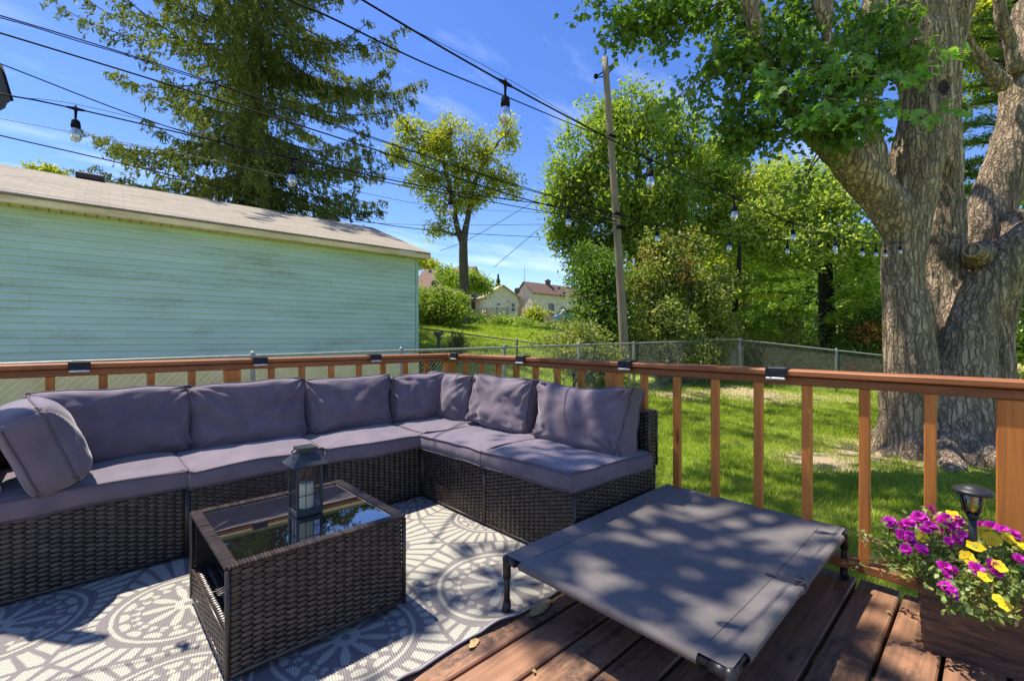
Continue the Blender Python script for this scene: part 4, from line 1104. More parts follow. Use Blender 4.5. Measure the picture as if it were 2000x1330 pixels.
mb.prism([gp(0.014, -0.022, 0.5), gp(0.014, 0.06, 0.5), gp(0.014, 0.06, ztop), gp(0.014, -0.022, ztop)], gp(-0.012, 0, 0) - gp(0, 0, 0)); mb.build('corner_trim', pbr('teal_trim', (0.34, 0.52, 0.48), rough=0.45), gar)
mb = MB(); mb.prism([gp(-GL, 0.01, 0.3), gp(0, 0.01, 0.3), gp(0, 6.0, 0.3), gp(-GL, 6.0, 0.3)], (0, 0, ztop - 0.3)); mb.prism([gp(0, 0.05, ztop), gp(0, 5.95, ztop), gp(0, 3.0, 4.05)], gp(-0.1, 0, 0) - gp(0, 0, 0)); mb.build('wall', M['siding'], gar)
mb = MB(); mb.prism([gp(-GL, -0.035, -0.9), gp(0.02, -0.035, -0.9), gp(0.02, 6, -0.9), gp(-GL, 6, -0.9)], (0, 0, 1.595)); mb.build('foundation', M['found'], gar)
oh, EZ, RZ, RT_ = 0.33, 3.06, 4.20, 2.72
mb = MB(); V = []; 
def roof_plane(t0, t1, sgn):
    e0, e1 = gp(-GL, t0, EZ), gp(0.16, t0, EZ); r0, r1 = gp(-GL, t1, RZ), gp(0.16, t1, RZ)
    return [e0, e1, r1, r0]
p1_ = roof_plane(-oh, RT_, 1); p2_ = roof_plane(RT_ * 2 + oh, RT_, -1)
L = math.hypot(RT_ + oh, RZ - EZ)
Vv_ = []; Fc_ = []; rc = []
for pts in (p1_, p2_):
    n0 = len(Vv_); Vv_ += pts + [q - np.array([0, 0, 0.035]) for q in pts]; rc += [(0, 0, 0), (GL, 0, 0), (GL, L, 0), (0, L, 0)] * 2
    Fc_ += [[n0, n0 + 1, n0 + 2, n0 + 3], [n0 + 7, n0 + 6, n0 + 5, n0 + 4]] + [[n0 + k, n0 + 4 + k, n0 + 4 + (k + 1) % 4, n0 + (k + 1) % 4] for k in range(4)]
rf = mesh('roof', np.array(Vv_), [np.array(Fc_)], M['shingles'], gar, False, {'rc': np.array(rc)})
mb = MB(); mb.box(gp(-5.62, RT_, RZ + 0.035), (0.42, 0.22, 0.11), rotz(math.atan2(gd[1], gd[0])), 0.01); mb.build('ridge_vent', M['eave_dark'], rf)
mb = MB(); mb.prism([gp(-GL, -oh + 0.012, EZ - 0.135), gp(0.15, -oh + 0.012, EZ - 0.135), gp(0.15, -oh + 0.012, EZ - 0.037), gp(-GL, -oh + 0.012, EZ - 0.037)], gp(0, 0.02, 0) - gp(0, 0, 0))
mb.prism([gp(-GL, -oh + 0.006, EZ - 0.139), gp(-6.5, -oh + 0.006, EZ - 0.139), gp(-6.5, -oh + 0.006, EZ - 0.105), gp(-GL, -oh + 0.006, EZ - 0.105)], gp(0, 0.005, 0) - gp(0, 0, 0))
q = [gp(0.15, -oh + 0.012, EZ - 0.135), gp(0.15, RT_, RZ - 0.135), gp(0.15, 2 * RT_ + oh, EZ - 0.135), gp(0.15, 2 * RT_ + oh, EZ - 0.036), gp(0.15, RT_, RZ - 0.036), gp(0.15, -oh + 0.012, EZ - 0.036)]
mb.prism([q[0], q[1], q[4], q[5]], gp(0.02, 0, 0) - gp(0, 0, 0)); mb.prism([q[1], q[2], q[3], q[4]], gp(0.02, 0, 0) - gp(0, 0, 0))
mb.build('fascia', M['fascia'], rf)
mb = MB(); n = int(GL / 0.128)
for k in range(n):
    if 4 <= k <= 7: continue
    s0, s1 = 0.14 - (k + 1) * 0.128 + 0.012, 0.14 - k * 0.128
    mb.prism([gp(s0, -oh + 0.034, EZ - 0.128), gp(s1, -oh + 0.034, EZ - 0.128), gp(s1, 0.0, EZ - 0.128), gp(s0, 0.0, EZ - 0.128)], (0, 0, 0.012))
mb.prism([gp(-GL, -oh + 0.034, EZ - 0.105), gp(0.14, -oh + 0.034, EZ - 0.105), gp(0.14, 0.0, EZ - 0.105), gp(-GL, 0.0, EZ - 0.105)], (0, 0, 0.01))
mb.build('soffit', M['soffit'], rf)
mb = MB(); mb.prism([gp(-GL, -0.028, EZ - 0.21), gp(-0.06, -0.028, EZ - 0.21), gp(-0.06, -0.028, EZ - 0.13), gp(-GL, -0.028, EZ - 0.13)], gp(0, 0.02, 0) - gp(0, 0, 0)); mb.build('frieze_board', M['siding'], gar)

# ------------------------------------------------------------------ chain link fences
def chain_fence(label, pts, zt, posts, height=1.22, pitch=0.070, mat='galv', wr=0.0011, fine=True, rail_r=0.018, wire='wire', maxpost=None):
    """pts: list of xy corners; zt(f): top height at arc position"""
    pts = np.array(pts, float); seg = np.r_[0, np.cumsum(np.linalg.norm(np.diff(pts, axis=0), axis=1))]
    def xy(s_): return np.array([np.interp(s_, seg, pts[:, 0]), np.interp(s_, seg, pts[:, 1])])
    def top(s_): return np.interp(s_, seg, zt)
    t = thing('chain_link_fence', label, 'fence', (*pts[0], zt[0] - height)); o0 = np.array([*pts[0], zt[0] - height])
    mb = MB(); ss = np.linspace(0, seg[-1], 40); mb.tube([np.r_[xy(q), top(q)] - o0 for q in ss], rail_r, 8); mb.build('top_rail', M[mat], t, True)
    for q in posts:
        mb = MB(); p_ = np.r_[xy(q), 0]; r1 = 0.03; z1 = top(q) + 0.03
        mb.tube([p_ + [0, 0, z1 - height - 0.15] - o0, p_ + [0, 0, z1] - o0, p_ + [0, 0, z1 + 0.03] - o0], [r1, r1, 0.012], 10); mb.build('post', M[mat], t, True)
    mb = MB(); n = int((seg[-1] + height) / pitch); side = 3
    for sgn in (1, -1):
        for k in range(-int(height / pitch) - 1, n + 1):
            s0 = k * pitch; a, b = (0, height + 0.02)
            p_ = []
            for h_ in (a, b):
                sq = s0 + (h_ if sgn > 0 else height - h_); p_.append((sq, h_))
            (sa, ha), (sb, hb) = p_
            lo_, hi_ = 0, seg[-1]
            if max(sa, sb) < lo_ or min(sa, sb) > hi_: continue
            def cl(s1, h1, s2, h2, lim):
                f = (lim - s1) / (s2 - s1 + 1e-12); return lim, h1 + f * (h2 - h1)
            if sa < lo_: sa, ha = cl(sa, ha, sb, hb, lo_)
            if sb < lo_: sb, hb = cl(sa, ha, sb, hb, lo_)
            if sa > hi_: sa, ha = cl(sa, ha, sb, hb, hi_)
            if sb > hi_: sb, hb = cl(sa, ha, sb, hb, hi_)
            m = 5; P_ = []
            for f in np.linspace(0, 1, m):
                s_, h_ = sa + f * (sb - sa), ha + f * (hb - ha); P_.append(np.r_[xy(s_), top(s_) - height + h_] - o0 + np.array([0, 0.0, 0]))
            mb.tube(P_, wr, side, cap=False)
    mb.build('wire_mesh', M[wire], t)
    return t
chain_fence('long chain link fence just behind the back railing, in front of the teal garage', [(-4.6, 2.5), (10.9, 2.5)], [0.85, 1.05], [0.3, 3.55, 5.50, 7.55, 9.65, 11.75, 15.4])
fa, fb = at(1447, 664, 13.35), at(1900, 713, 12.4)
fpost = np.linalg.norm(at(1625, 676, 13.15)[:2] - fa[:2])
chain_fence('silver chain link fence ending the lawn, passing behind the big maple trunk', [fa[:2], fb[:2]], [fa[2], fb[2]], [fpost, fpost + 2.6], mat='galv')
ga, gb2 = at(1376, 663, 13.5), at(1446, 663, 13.38)
chain_fence('narrow chain link gate panel between the two lawn fences, grey boards behind it', [ga[:2], gb2[:2]], [ga[2], gb2[2]], [0.02, np.linalg.norm(gb2[:2] - ga[:2]) - 0.02])
na, nb = at(812, 640, 13.0), at(1062, 672, 12.0)
chain_fence('rusty old chain link fence sloping across the neighbour lawn right of the garage', [na[:2], nb[:2]], [na[2], nb[2]], [np.linalg.norm(at(884, 648, 12.7)[:2] - na[:2]), np.linalg.norm(at(1010, 665, 12.2)[:2] - na[:2])], height=1.0, mat='rust', wire='cable_grey', rail_r=0.02)
# weathered panel behind the gate
gq = at(1412, 700, 14.1); gz = gh(gq[0], gq[1])
t = thing('board_screen', 'weathered grey board screen overgrown with ivy behind the gate panel', 'screen', (gq[0], gq[1], gz))
gdv = (gb2 - ga); gdv[2] = 0; gdv /= np.linalg.norm(gdv); Rg = basis(gdv, np.cross([0, 0, 1], gdv), (0, 0, 1))
for k in range(6):
    mb = MB(); hb = 1.14 + rng.uniform(-0.05, 0.05); mb.box(Rg @ np.array([-0.5 + 0.2 * k, rng.uniform(-0.01, 0.01), hb / 2]), (0.19, 0.03, hb), Rg, 0.004); mb.build('board', M['grey_light'], t)

# ------------------------------------------------------------------ utility pole and cables
pb, pt_ = at(1226, 770, 11.2), at(1181.5, 113, 11.2)
up = thing('utility_pole', 'leaning weathered wooden utility pole with iron brackets at its top', 'utility pole', pb)
mb = MB(); P_ = spline([(pb - pb) + [0, 0, -0.6], (pt_ - pb) * 0.4 + [0.02, 0, 0], pt_ - pb], 24); mb.tube(P_, np.linspace(0.125, 0.072, 24), 16); mb.build('shaft', M['pole'], up, True)
def rod(mb, pl_, r): mb.tube([at(x, y, d) - pb for x, y, d in pl_], r, 6)
mb = MB(); rod(mb, [(1178, 141, 11.1), (1168, 148, 11.0), (1165, 150, 11.0)], 0.018); rod(mb, [(1178, 150, 11.1), (1167, 152, 11.0)], 0.014); rod(mb, [(1187, 133, 11.2), (1196, 127, 11.25), (1198, 131, 11.25), (1189, 143, 11.2)], 0.018); rod(mb, [(1197, 127, 11.25), (1202, 121, 11.3)], 0.012); mb.build('bracket', M['cable'], up, True)
for x, y in ((1164, 150), (1203, 121)):
    mb = MB(); mb.lathe([(0, -0.05), (0.04, -0.045), (0.055, -0.01), (0.035, 0.0), (0.055, 0.02), (0.04, 0.05), (0, 0.055)], at(x, y, 11.1) - pb, 10); mb.build('insulator', M['cable'], up, True)
mb = MB(); rod(mb, [(1190, 262, 11.1), (1204, 268, 11.1)], 0.03); rod(mb, [(1202, 415, 11.05), (1214, 420, 11.05)], 0.04); rod(mb, [(1205, 442, 11.0), (1222, 446, 11.0)], 0.05); mb.build('clamp', M['cable'], up, True)
mb = MB(); P_ = [at(1199, 440, 11.05), at(1196, 452, 11.0), at(1186, 459, 10.9), at(1176, 455, 10.9)]; mb.tube(spline(np.array(P_) - pb, 12), 0.012, 5); mb.build('drip_loop', M['cable_grey'], up, True)
def cable(label, pts, r, mat='cable', twin=0.0):
    W3 = np.array([at(x, y, d) for x, y, d in pts]); o0 = W3[0]
    P_ = spline(W3 - o0, 60); mb = MB(); mb.tube(P_, r, 6)
    if twin:
        th_ = np.linspace(0, 60, 60); mb.tube(P_ + np.c_[0 * th_, 0 * th_, -twin + 0.2 * twin * np.sin(th_)], r * 0.8, 6)
    o = mb.build('overhead_cable', M[mat], None, True); o.location = o0; tag(o, label, 'cable', 'overhead cables running to the pole')
    return o
cable('uppermost thick twin cable crossing the spruce from the top left to the pole', [(-220, -25, 6.3), (0, 31, 6.8), (350, 139, 8.0), (700, 259, 9.3), (1000, 359, 10.5), (1207, 420, 11.15)], 0.010, twin=0.030)
cable('thick dark cable just below the uppermost twin cable on the left', [(-220, 0, 6.3), (0, 65, 6.8), (350, 172, 8.0), (700, 282, 9.3), (1000, 382, 10.5), (1208, 434, 11.15)], 0.014)
cable('middle thin cable starting left above the first bulb and crossing the spruce', [(-200, 50, 6.5), (0, 125, 6.8), (350, 255, 8.0), (700, 345, 9.3), (1000, 402, 10.6), (1210, 440, 11.15)], 0.010)
cable('lowest dark cable at the left, sloping past the spruce to the roof corner', [(-250, 205, 7.5), (0, 265, 8.2), (350, 346, 10), (640, 419, 12.5), (860, 452, 16), (1066, 464, 21)], 0.012)
cable('faint pale thin cable low over the left part of the spruce', [(-200, 200, 7), (0, 232, 7.5), (350, 300, 9), (640, 362, 11), (860, 404, 14), (1064, 416, 18)], 0.006, 'cable_grey')
cable('black service cable curving from the top of the photo down to the pole', [(480, -60, 3.2), (565, 0, 3.8), (650, 37, 4.5), (825, 122, 6.0), (990, 190, 7.9), (1140, 252, 10.3), (1196, 268, 11.15)], 0.010)
cable('far level wire crossing the narrow tree right of the spruce', [(640, 430, 24), (778, 438, 24), (920, 440, 24), (1075, 438, 24)], 0.014, 'cable_grey')
cable('far wire slanting up from the house roofs into the leafy tree, left one of two', [(860, 490, 26), (923, 464, 26), (1063, 382, 26), (1110, 352, 26)], 0.016, 'cable_grey')
cable('far wire slanting up into the leafy tree, shorter right one of two', [(965, 522, 27), (1000, 492, 26), (1062, 440, 25), (1110, 405, 25)], 0.016, 'cable_grey')
cable('thin cable running on from the pole to the right through the tree crowns', [(1215, 421, 11.2), (1290, 448, 11.6), (1345, 468, 12), (1470, 515, 13)], 0.010)

# ------------------------------------------------------------------ string lights
def string_light(label, pts, bulbs, loc_d=None):
    W3 = np.array([at(x, y, d) for x, y, d in pts]); o0 = W3[0]
    t = thing('string_lights', label, 'string lights', o0)
    P_ = spline(W3 - o0, 140); mb = MB(); mb.tube(P_, 0.0034, 6); mb.tube(P_ + np.c_[0 * P_[:, :2], 0.010 + 0.012 * np.sin(np.linspace(0, 40, 140))], 0.0012, 4); mb.build('cord', M['cable'], t, True)
    for (x, y, d, L) in bulbs:
        c = at(x, y, d) - o0; k = 0.93 * L / 0.165
        mb = MB()
        tang = P_[np.argmin(np.linalg.norm(P_ - c, axis=1))]; j = np.argmin(np.linalg.norm(P_ - c, axis=1)); tg = P_[min(j + 1, 139)] - P_[max(j - 1, 0)]; tg /= np.linalg.norm(tg)
        mb.tube([c - tg * 0.034 * k, c, c + tg * 0.034 * k], [0.005 * k, 0.009 * k, 0.005 * k], 8)
        mb.tube([c + [0, 0, 0.016 * k], c, c - [0, 0, 0.02 * k], c - [0.001, 0, 0.058 * k]], [0.004 * k, 0.008 * k, 0.0055 * k, 0.0045 * k], 8)
        mb.lathe([(0, -0.052 * k), (0.010 * k, -0.053 * k), (0.0165 * k, -0.060 * k), (0.018 * k, -0.078 * k), (0.0195 * k, -0.082 * k), (0.018 * k, -0.094 * k), (0, -0.094 * k)], c, 14)
        so = mb.build('socket', M['cable'], t, True)
        mb = MB(); mb.lathe([(0.013 * k, -0.092 * k), (0.016 * k, -0.102 * k), (0.0215 * k, -0.117 * k), (0.0235 * k, -0.130 * k), (0.021 * k, -0.145 * k), (0.014 * k, -0.157 * k), (0.005 * k, -0.163 * k), (0, -0.164 * k)], c, 16)
        bu = mb.build('bulb', M['bulb_glass'], so, True)
        mb = MB(); mb.tube([c - [0.003 * k, 0, 0.09 * k], c - [0.004 * k, 0, 0.130 * k], c - [-0.004 * k, 0, 0.130 * k], c - [-0.003 * k, 0, 0.09 * k]], 0.0012 * k, 5); mb.tube([c - [0, 0, 0.09 * k], c - [0, 0, 0.108 * k]], 0.006 * k, 8)
        mb.build('filament', M['wire'], so, True)
    return t
A_ = [(148, 213, 2.05), (571, 310, 2.45), (880, 374, 2.95), (1110, 406, 3.5), (1284, 441, 3.9), (1424, 461, 4.3), (1538, 470, 4.8), (1632, 473, 5.3), (1728, 475, 5.6)]
string_light('string of clear bulbs from the left edge, past the garage, to the maple trunk', [(-160, 155, 1.85), (0, 184, 1.95)] + A_ + [(1768, 472, 5.72)], [(*q, 0.163) for q in A_[:-1]] + [(1758, 474, 5.70, 0.163)])
B_ = [(987, 163, 1.75), (1270, 312, 2.4), (1434, 386, 3.0), (1549, 437, 3.8), (1631, 462, 4.5), (1684, 475, 5.0), (1711, 478, 5.35), (1729, 480, 5.6)]
string_light('string of clear bulbs from the top edge, past the pole, to the maple trunk', [(560, -95, 1.25), (707, 0, 1.42)] + B_ + [(1744, 474, 5.74)], [(*q, 0.168) for q in B_])
# corner of a dark house eave just inside the left edge
eo = at(0, 180, 2.15); et = thing('house_eave', 'dark brown corner of a roof eave poking in at the left edge of the photo', 'eave', eo)
mb = MB(); k_ = 2.15
pr_ = [at(x, y, k_) - eo for x, y in ((-60, 60), (-14, 100), (0, 128), (7, 148), (16, 178), (23, 197), (14, 203), (10, 212), (0, 217), (-60, 235))]
mb.prism(pr_, FW * 0.12 - RT * 0.55); mb.build('fascia_board', M['eave_dark'], et)
mb = MB(); mb.tube([pr_[2] + RT * 0.004, pr_[3] + RT * 0.004, pr_[4] + RT * 0.004, pr_[5] + RT * 0.002], 0.006, 6); mb.build('drip_edge', M['cable'], et, True)
# ------------------------------------------------------------------ houses beyond the neighbour lawn
def gable_house(name, label, A, B, D, ez, rz, wallm, roofm, over=0.4, both=True):
    """A, B: front base corners; D: horizontal depth vector; ridge runs along D"""
    A = np.array(A, float); B = np.array(B, float); D = np.array(D, float); zb = min(A[2], B[2]) - 2.2
    A[2] = B[2] = zb
    t = thing(name, label, 'house', A)
    mid = (A + B) / 2
    def z(p_, h): q = p_ - A; q[2] = h - zb; return q
    mb = MB(); mb.prism([z(A, zb), z(B, zb), z(B, ez), z(mid, rz), z(A, ez)], D); t_w = mb.build('wall', M[wallm], t)
    u = (B - A) / np.linalg.norm(B - A); d = D / np.linalg.norm(D); wid = np.linalg.norm(B - A) / 2; sl = (rz - ez) / wid
    mb = MB()
    for p_, sgn in ((A, -1), (B, 1)):
        e0 = z(p_ + sgn * u * over - d * over, ez - sl * over); r0 = z(mid - d * over, rz)
        up = np.array([0, 0, 0.12]); L = D + 2 * d * over
        mb.prism([e0 + up * 0.1, r0 + up * 0.1, r0 + up, e0 + up], L)
    rf = mb.build('roof', M[roofm], t)
    return t, rf, A, u, d, zb
def house_window(t, A, org, u, n, w_, h_, frame='white_paint', name='window', panes=2):
    """org: centre bottom in world; u along wall; n outward"""
    o = org - A; mb = MB(); fr = 0.09
    R = basis(u, n, (0, 0, 1))
    for sx in (-1, 1): mb.box(o + u * sx * (w_ / 2) + np.array([0, 0, h_ / 2]) + n * 0.03, (fr, 0.07, h_ + fr), R, 0.004)
    for zz in (0, h_ / 2, h_): mb.box(o + np.array([0, 0, zz]) + n * 0.032, (w_, 0.07, fr), R, 0.004)
    for q in range(1, panes): mb.box(o + u * (-w_ / 2 + q * w_ / panes) + np.array([0, 0, h_ / 2]) + n * 0.03, (0.04, 0.05, h_), R, 0.002)
    fo = mb.build(name, M[frame], t)
    mb = MB(); mb.box(o + np.array([0, 0, h_ / 2]) + n * 0.012, (w_, 0.02, h_), R, 0.001); mb.build('pane', M['dark_window'], fo)
def sat_dish(parent, c, n, r, mat='dish'):
    n = np.array(n, float); n /= np.linalg.norm(n); u = np.cross(n, [0, 0, 1]); u /= np.linalg.norm(u); v = np.cross(n, u)
    mb = MB(); mb.lathe([(0, 0), (r * 0.5, 0.03 * r), (r * 0.8, 0.1 * r), (r, 0.2 * r), (r * 0.98, 0.17 * r), (0, -0.06 * r)], c, 20, basis(u, v, n)); mb.tube([c + n * 0.0, c + n * r * 0.9 - np.array([0, 0, r * 0.5])], 0.03, 5); mb.tube([c - n * 0.05, c - n * 0.2 - np.array([0, 0, r])], 0.03, 5)
    mb.build('satellite_dish', M[mat], parent, True)
flat = lambda v: np.array([v[0], v[1], 0.0])
# small cream house with a gable
HA, HB = at(950, 620, 57), at(1011, 620, 58.5); HD = flat(at(905, 620, 66) - at(950, 620, 57))
zz = lambda y, d: CAM[2] + (YH - y) * d / F
t, rf, A0, u, d, zb = gable_house('cream_house', 'small cream sided house with a front gable right of the narrow tree trunk', HA, HB, HD, zz(578, 57), zz(558.5, 57.8), 'cream', 'roof_tan')
nf = np.cross(u, [0, 0, 1]); nl = -u
house_window(t, A0, np.array([*at(961, 0, 57.3)[:2], zz(602, 57.3)]), u, nf, 0.62, 1.0)
house_window(t, A0, np.array([*at(1002, 0, 58.2)[:2], zz(609, 58.2)]), u, nf, 0.55, 1.1)
house_window(t, A0, np.array([*at(941.5, 0, 58.6)[:2], zz(603, 58.6)]), d, nl, 1.0, 1.0)
mb = MB(); c = np.array([*at(973, 0, 57.6)[:2], zz(612, 57.6)]) - A0; mb.box(c + nf * 0.02 + [0, 0, 0.7], (0.42, 0.06, 1.5), basis(u, nf, (0, 0, 1))); dr = mb.build('door', M['white_paint'], t)
mb = MB(); th_ = np.linspace(0, 2 * math.pi, 16); mb.tube(np.array([c + nf * 0.1 + u * 0.13 * math.cos(q) + np.array([0, 0, 1.12 + 0.13 * math.sin(q)]) for q in th_]), 0.035, 6); mb.build('wreath', M['bark_dark'], dr)
mb = MB(); c = np.array([*at(992, 0, 58)[:2], zz(589, 58)]) - A0; mb.lathe([(0, 0.12), (0.1, 0.0), (0.12, -0.05), (0, -0.05)], c + nf * 0.12, 10); mb.build('wall_lamp', M['dish'], t)
# beige house with chimney
HA, HB = at(1011, 622, 60), at(1040, 622, 58); HD = flat(at(1150, 622, 66) - at(1040, 622, 58))
t, rf, A0, u, d, zb = gable_house('beige_house', 'beige house with brown roof and brick chimney near the middle of the horizon', HA, HB, HD, zz(571, 59), zz(551.5, 59), 'beige', 'roof_brown', 0.3)
nr_ = np.cross(d, [0, 0, 1]); nr_ = nr_ if nr_ @ (CAM - A0) > 0 else -nr_
def onright(px, y): 
    f = (px - 1040) / 110.0; d_ = 58 + 8 * f * 0.9; b = HB + HD * f * 0.93; return np.array([*b[:2], zz(y, d_)])
house_window(t, A0, onright(1076, 616), d, nr_, 0.95, 1.5, 'grey_wood', 'door', 1)
house_window(t, A0, onright(1100, 612), d, nr_, 0.8, 1.0)
house_window(t, A0, onright(1048, 616), d, nr_, 0.9, 1.2, 'grey_wood', 'door', 1)
ch = at(1070, 560, 62); mb = MB(); mb.box(np.array([ch[0], ch[1], zz(559, 62)]) - A0, (0.62, 0.62, 1.5), rotz(0.6), 0.01); mb.box(np.array([ch[0], ch[1], zz(549, 62)]) - A0, (0.74, 0.74, 0.16), rotz(0.6), 0.01); cho = mb.build('chimney', M['brick'], rf)
mb = MB(); mb.tube([np.array([ch[0], ch[1], zz(549, 62)]) - A0, np.array([ch[0], ch[1], zz(545.5, 62)]) - A0], 0.16, 10); mb.build('chimney_pot', M['brick'], cho, True)
for px in (1047, 1092):
    mb = MB(); q = at(px, 558 if px < 1060 else 563, 61.5) - A0; mb.box(q, (0.35, 0.35, 0.25), rotz(0.5)); mb.build('roof_vent', M['dish'], rf)
sat_dish(t, at(1010, 568, 58.2) - A0, CAM - A0, 0.38); sat_dish(rf, at(1103, 575, 61) - A0, [-0.3, -1, 0.7], 0.36)
mb = MB(); a0 = at(1024.5, 622, 58.4); mb.tube([a0 - A0, at(1024.5, 521, 58.4) - A0], 0.03, 6); mb.tube([at(1021.5, 545, 58.4) - A0, at(1027.5, 546, 58.4) - A0], 0.02, 5); mb.build('antenna_mast', M['antenna'], t)
# brown roofed house left of the trunk
HA, HB = at(790, 600, 60), at(870, 600, 70); HD = flat(at(888, 600, 57.2) - at(790, 600, 60))
t, rf, A0, u, d, zb = gable_house('brown_roof_house', 'house whose wide brown roof shows above the bush at the garage corner', HA, HB, HD, zz(578, 60), zz(526, 64), 'cream', 'roof_brown', 0.4)
sat_dish(rf, at(850, 555, 56.5) - A0, CAM - A0 + np.array([-8, 0, 6]), 0.50)
mb = MB(); q = at(840, 533, 61.5) - A0; mb.tube([q, q + [0, 0, 0.4]], 0.2, 8); mb.build('roof_vent', M['dish'], rf)
# raised timber deck in front of the cream house
dk = at(950, 619, 52); t = thing('neighbour_deck', 'weathered grey raised deck with railing in front of the cream house', 'deck', dk)
Da, Db = at(909, 619, 53) - dk, at(992, 623, 51) - dk; Da[2] = Db[2] = 0
mb = MB(); dv = (Db - Da); L = np.linalg.norm(dv); dv /= L; dn = np.cross(dv, [0, 0, 1]); dn = -dn if dn @ FW < 0 else dn
mb.prism([Da, Db, Db + dn * 3, Da + dn * 3], (0, 0, -0.15)); mb.build('platform', M['grey_wood'], t)
R = basis(dv, dn, (0, 0, 1))
mb = MB(); mb.box((Da + Db) / 2 + [0, 0, 0.95], (L, 0.12, 0.06), R); mb.build('hand_rail', M['grey_wood'], t)
for k in range(29): 
    mb = MB(); mb.box(Da + dv * L * (k + 0.5) / 29 + [0, 0, 0.46], (0.05, 0.05, 0.92), R, 0.002); mb.build('baluster', M['grey_wood'], t)
for k in range(5):
    mb = MB(); mb.box(Da + dv * L * k / 4 + [0, 0, 0.0], (0.11, 0.11, 2.2), R, 0.004); mb.build('post', M['grey_wood'], t)
# low grey wall and old fence boards below the beige house
wq = at(1085, 632, 44); t = thing('board_fence', 'low pinkish board fence in the grass below the beige house', 'fence', wq)
wv = flat(at(1112, 632, 44) - at(1048, 632, 45)); Lw = np.linalg.norm(wv); wv /= Lw
for k in range(9):
    mb = MB(); mb.box(wv * (k - 4.5) * 0.24 + [0, 0, 0.15], (0.22, 0.03, 1.1 + 0.05 * (k % 3)), basis(wv, np.cross([0, 0, 1], wv), (0, 0, 1)), 0.003); mb.build('board', M['pink_boards'], t)
# parked car, mostly hidden
cq = at(1124, 631, 45); gz = zz(634, 45)
car = thing('parked_car', 'light blue parked car with pale roof half hidden by the thicket below the beige house', 'car', (cq[0], cq[1], gz), None, -YAW + 0.15)
mb = MB()
prof = [(-2.1, 0.35), (2.1, 0.35), (2.12, 0.72), (1.95, 0.86), (1.0, 0.92), (-1.9, 0.92), (-2.12, 0.8)]
mb.prism([(x, -0.85, z) for x, z in prof], (0, 1.7, 0)); mb.build('body', M['car_blue'], car)
mb = MB(); prof = [(-1.85, 0.92), (0.95, 0.92), (0.30, 1.42), (-1.35, 1.44)]; mb.prism([(x, -0.74, z) for x, z in prof], (0, 1.48, 0)); cb_ = mb.build('cabin', M['white_paint'], car)
mb = MB()
for s_ in (-1, 1):
    mb.prism([(-1.55, s_ * 0.745, 0.97), (-0.55, s_ * 0.745, 0.97), (-0.6, s_ * 0.745, 1.36), (-1.2, s_ * 0.745, 1.36)], (0, s_ * 0.01, 0)); mb.prism([(-0.45, s_ * 0.745, 0.97), (0.7, s_ * 0.745, 0.97), (0.25, s_ * 0.745, 1.36), (-0.48, s_ * 0.745, 1.36)], (0, s_ * 0.01, 0))
mb.prism([(-1.84, -0.6, 0.98), (-1.84, 0.6, 0.98), (-1.45, 0.55, 1.38), (-1.45, -0.55, 1.38)], (-0.02, 0, 0.01))
mb.build('window', M['dark_window'], cb_)
for sx in (-1.3, 1.3):
    for s_ in (-1, 1):
        mb = MB(); mb.tube([(sx, s_ * 0.70, 0.32), (sx, s_ * 0.88, 0.32)], 0.32, 16); wh = mb.build('wheel', M['black_plastic'], car, True)
        mb = MB(); mb.tube([(sx, s_ * 0.87, 0.32), (sx, s_ * 0.895, 0.32)], 0.19, 12); mb.build('hub_cap', M['galv'], wh, True)
mb = MB(); mb.box((-2.12, 0, 0.74), (0.04, 1.5, 0.12)); mb.build('tail_lights', M['brick'], car)
# small weathered post in the neighbour lawn
sq = at(857, 660, 14.5); gz = gh(sq[0], sq[1]); t = thing('bird_bath', 'small weathered brown pedestal standing in the neighbour lawn right of the garage', 'garden ornament', (sq[0], sq[1], gz))
k_ = zz(648, 14.5) - gz
mb = MB(); mb.lathe([(0, 0), (0.13, 0), (0.12, 0.05), (0.06, 0.12), (0.05, 0.6 * k_), (0.07, 0.8 * k_)], n=12); mb.build('pedestal', M['rust'], t, True)
mb = MB(); mb.lathe([(0.05, 0.78 * k_), (0.15, 0.88 * k_), (0.17, k_), (0.15, k_), (0.10, 0.92 * k_), (0, 0.9 * k_)], n=14); mb.build('bowl', M['grey_light'], t, True)

# ------------------------------------------------------------------ foliage builders
def unit(a): return a / (np.linalg.norm(a, axis=-1, keepdims=True) + 1e-9)
def kites(C, N_, T_, L, W_):
    T_ = unit(T_ - N_ * (T_ * N_).sum(1)[:, None]); B = np.cross(N_, T_); L = L[:, None]; W_ = W_[:, None]
    V = np.stack([C - T_ * L * 0.5, C + B * W_ * 0.5 + N_ * W_ * 0.12, C + T_ * L * 0.5, C - B * W_ * 0.5 + N_ * W_ * 0.12], 1)
    return V.reshape(-1, 3), [np.arange(4 * len(C)).reshape(-1, 4)]
MH = np.array([(0, 0), (0.17, 0.03), (0.42, 0.06), (0.24, 0.24), (0.56, 0.52), (0.22, 0.50), (0.17, 0.64), (0.24, 0.74), (0, 1.0)])
def maples(C, N_, T_, L, W_=None):
    T_ = unit(T_ - N_ * (T_ * N_).sum(1)[:, None]); B = np.cross(N_, T_); n = len(C); k = len(MH)
    x = MH[:, 0]; y = MH[:, 1]
    P_ = []
    for s_ in (1, -1):
        P_.append(C[:, None] + L[:, None, None] * (s_ * x[None, :, None] * B[:, None] + (y - 0.3)[None, :, None] * T_[:, None] - (0.22 * x + 0.18 * (y - 0.4)**2)[None, :, None] * N_[:, None]))
    V = np.stack(P_, 1).reshape(-1, 3)
    return V, [np.arange(2 * k * n).reshape(-1, k)]
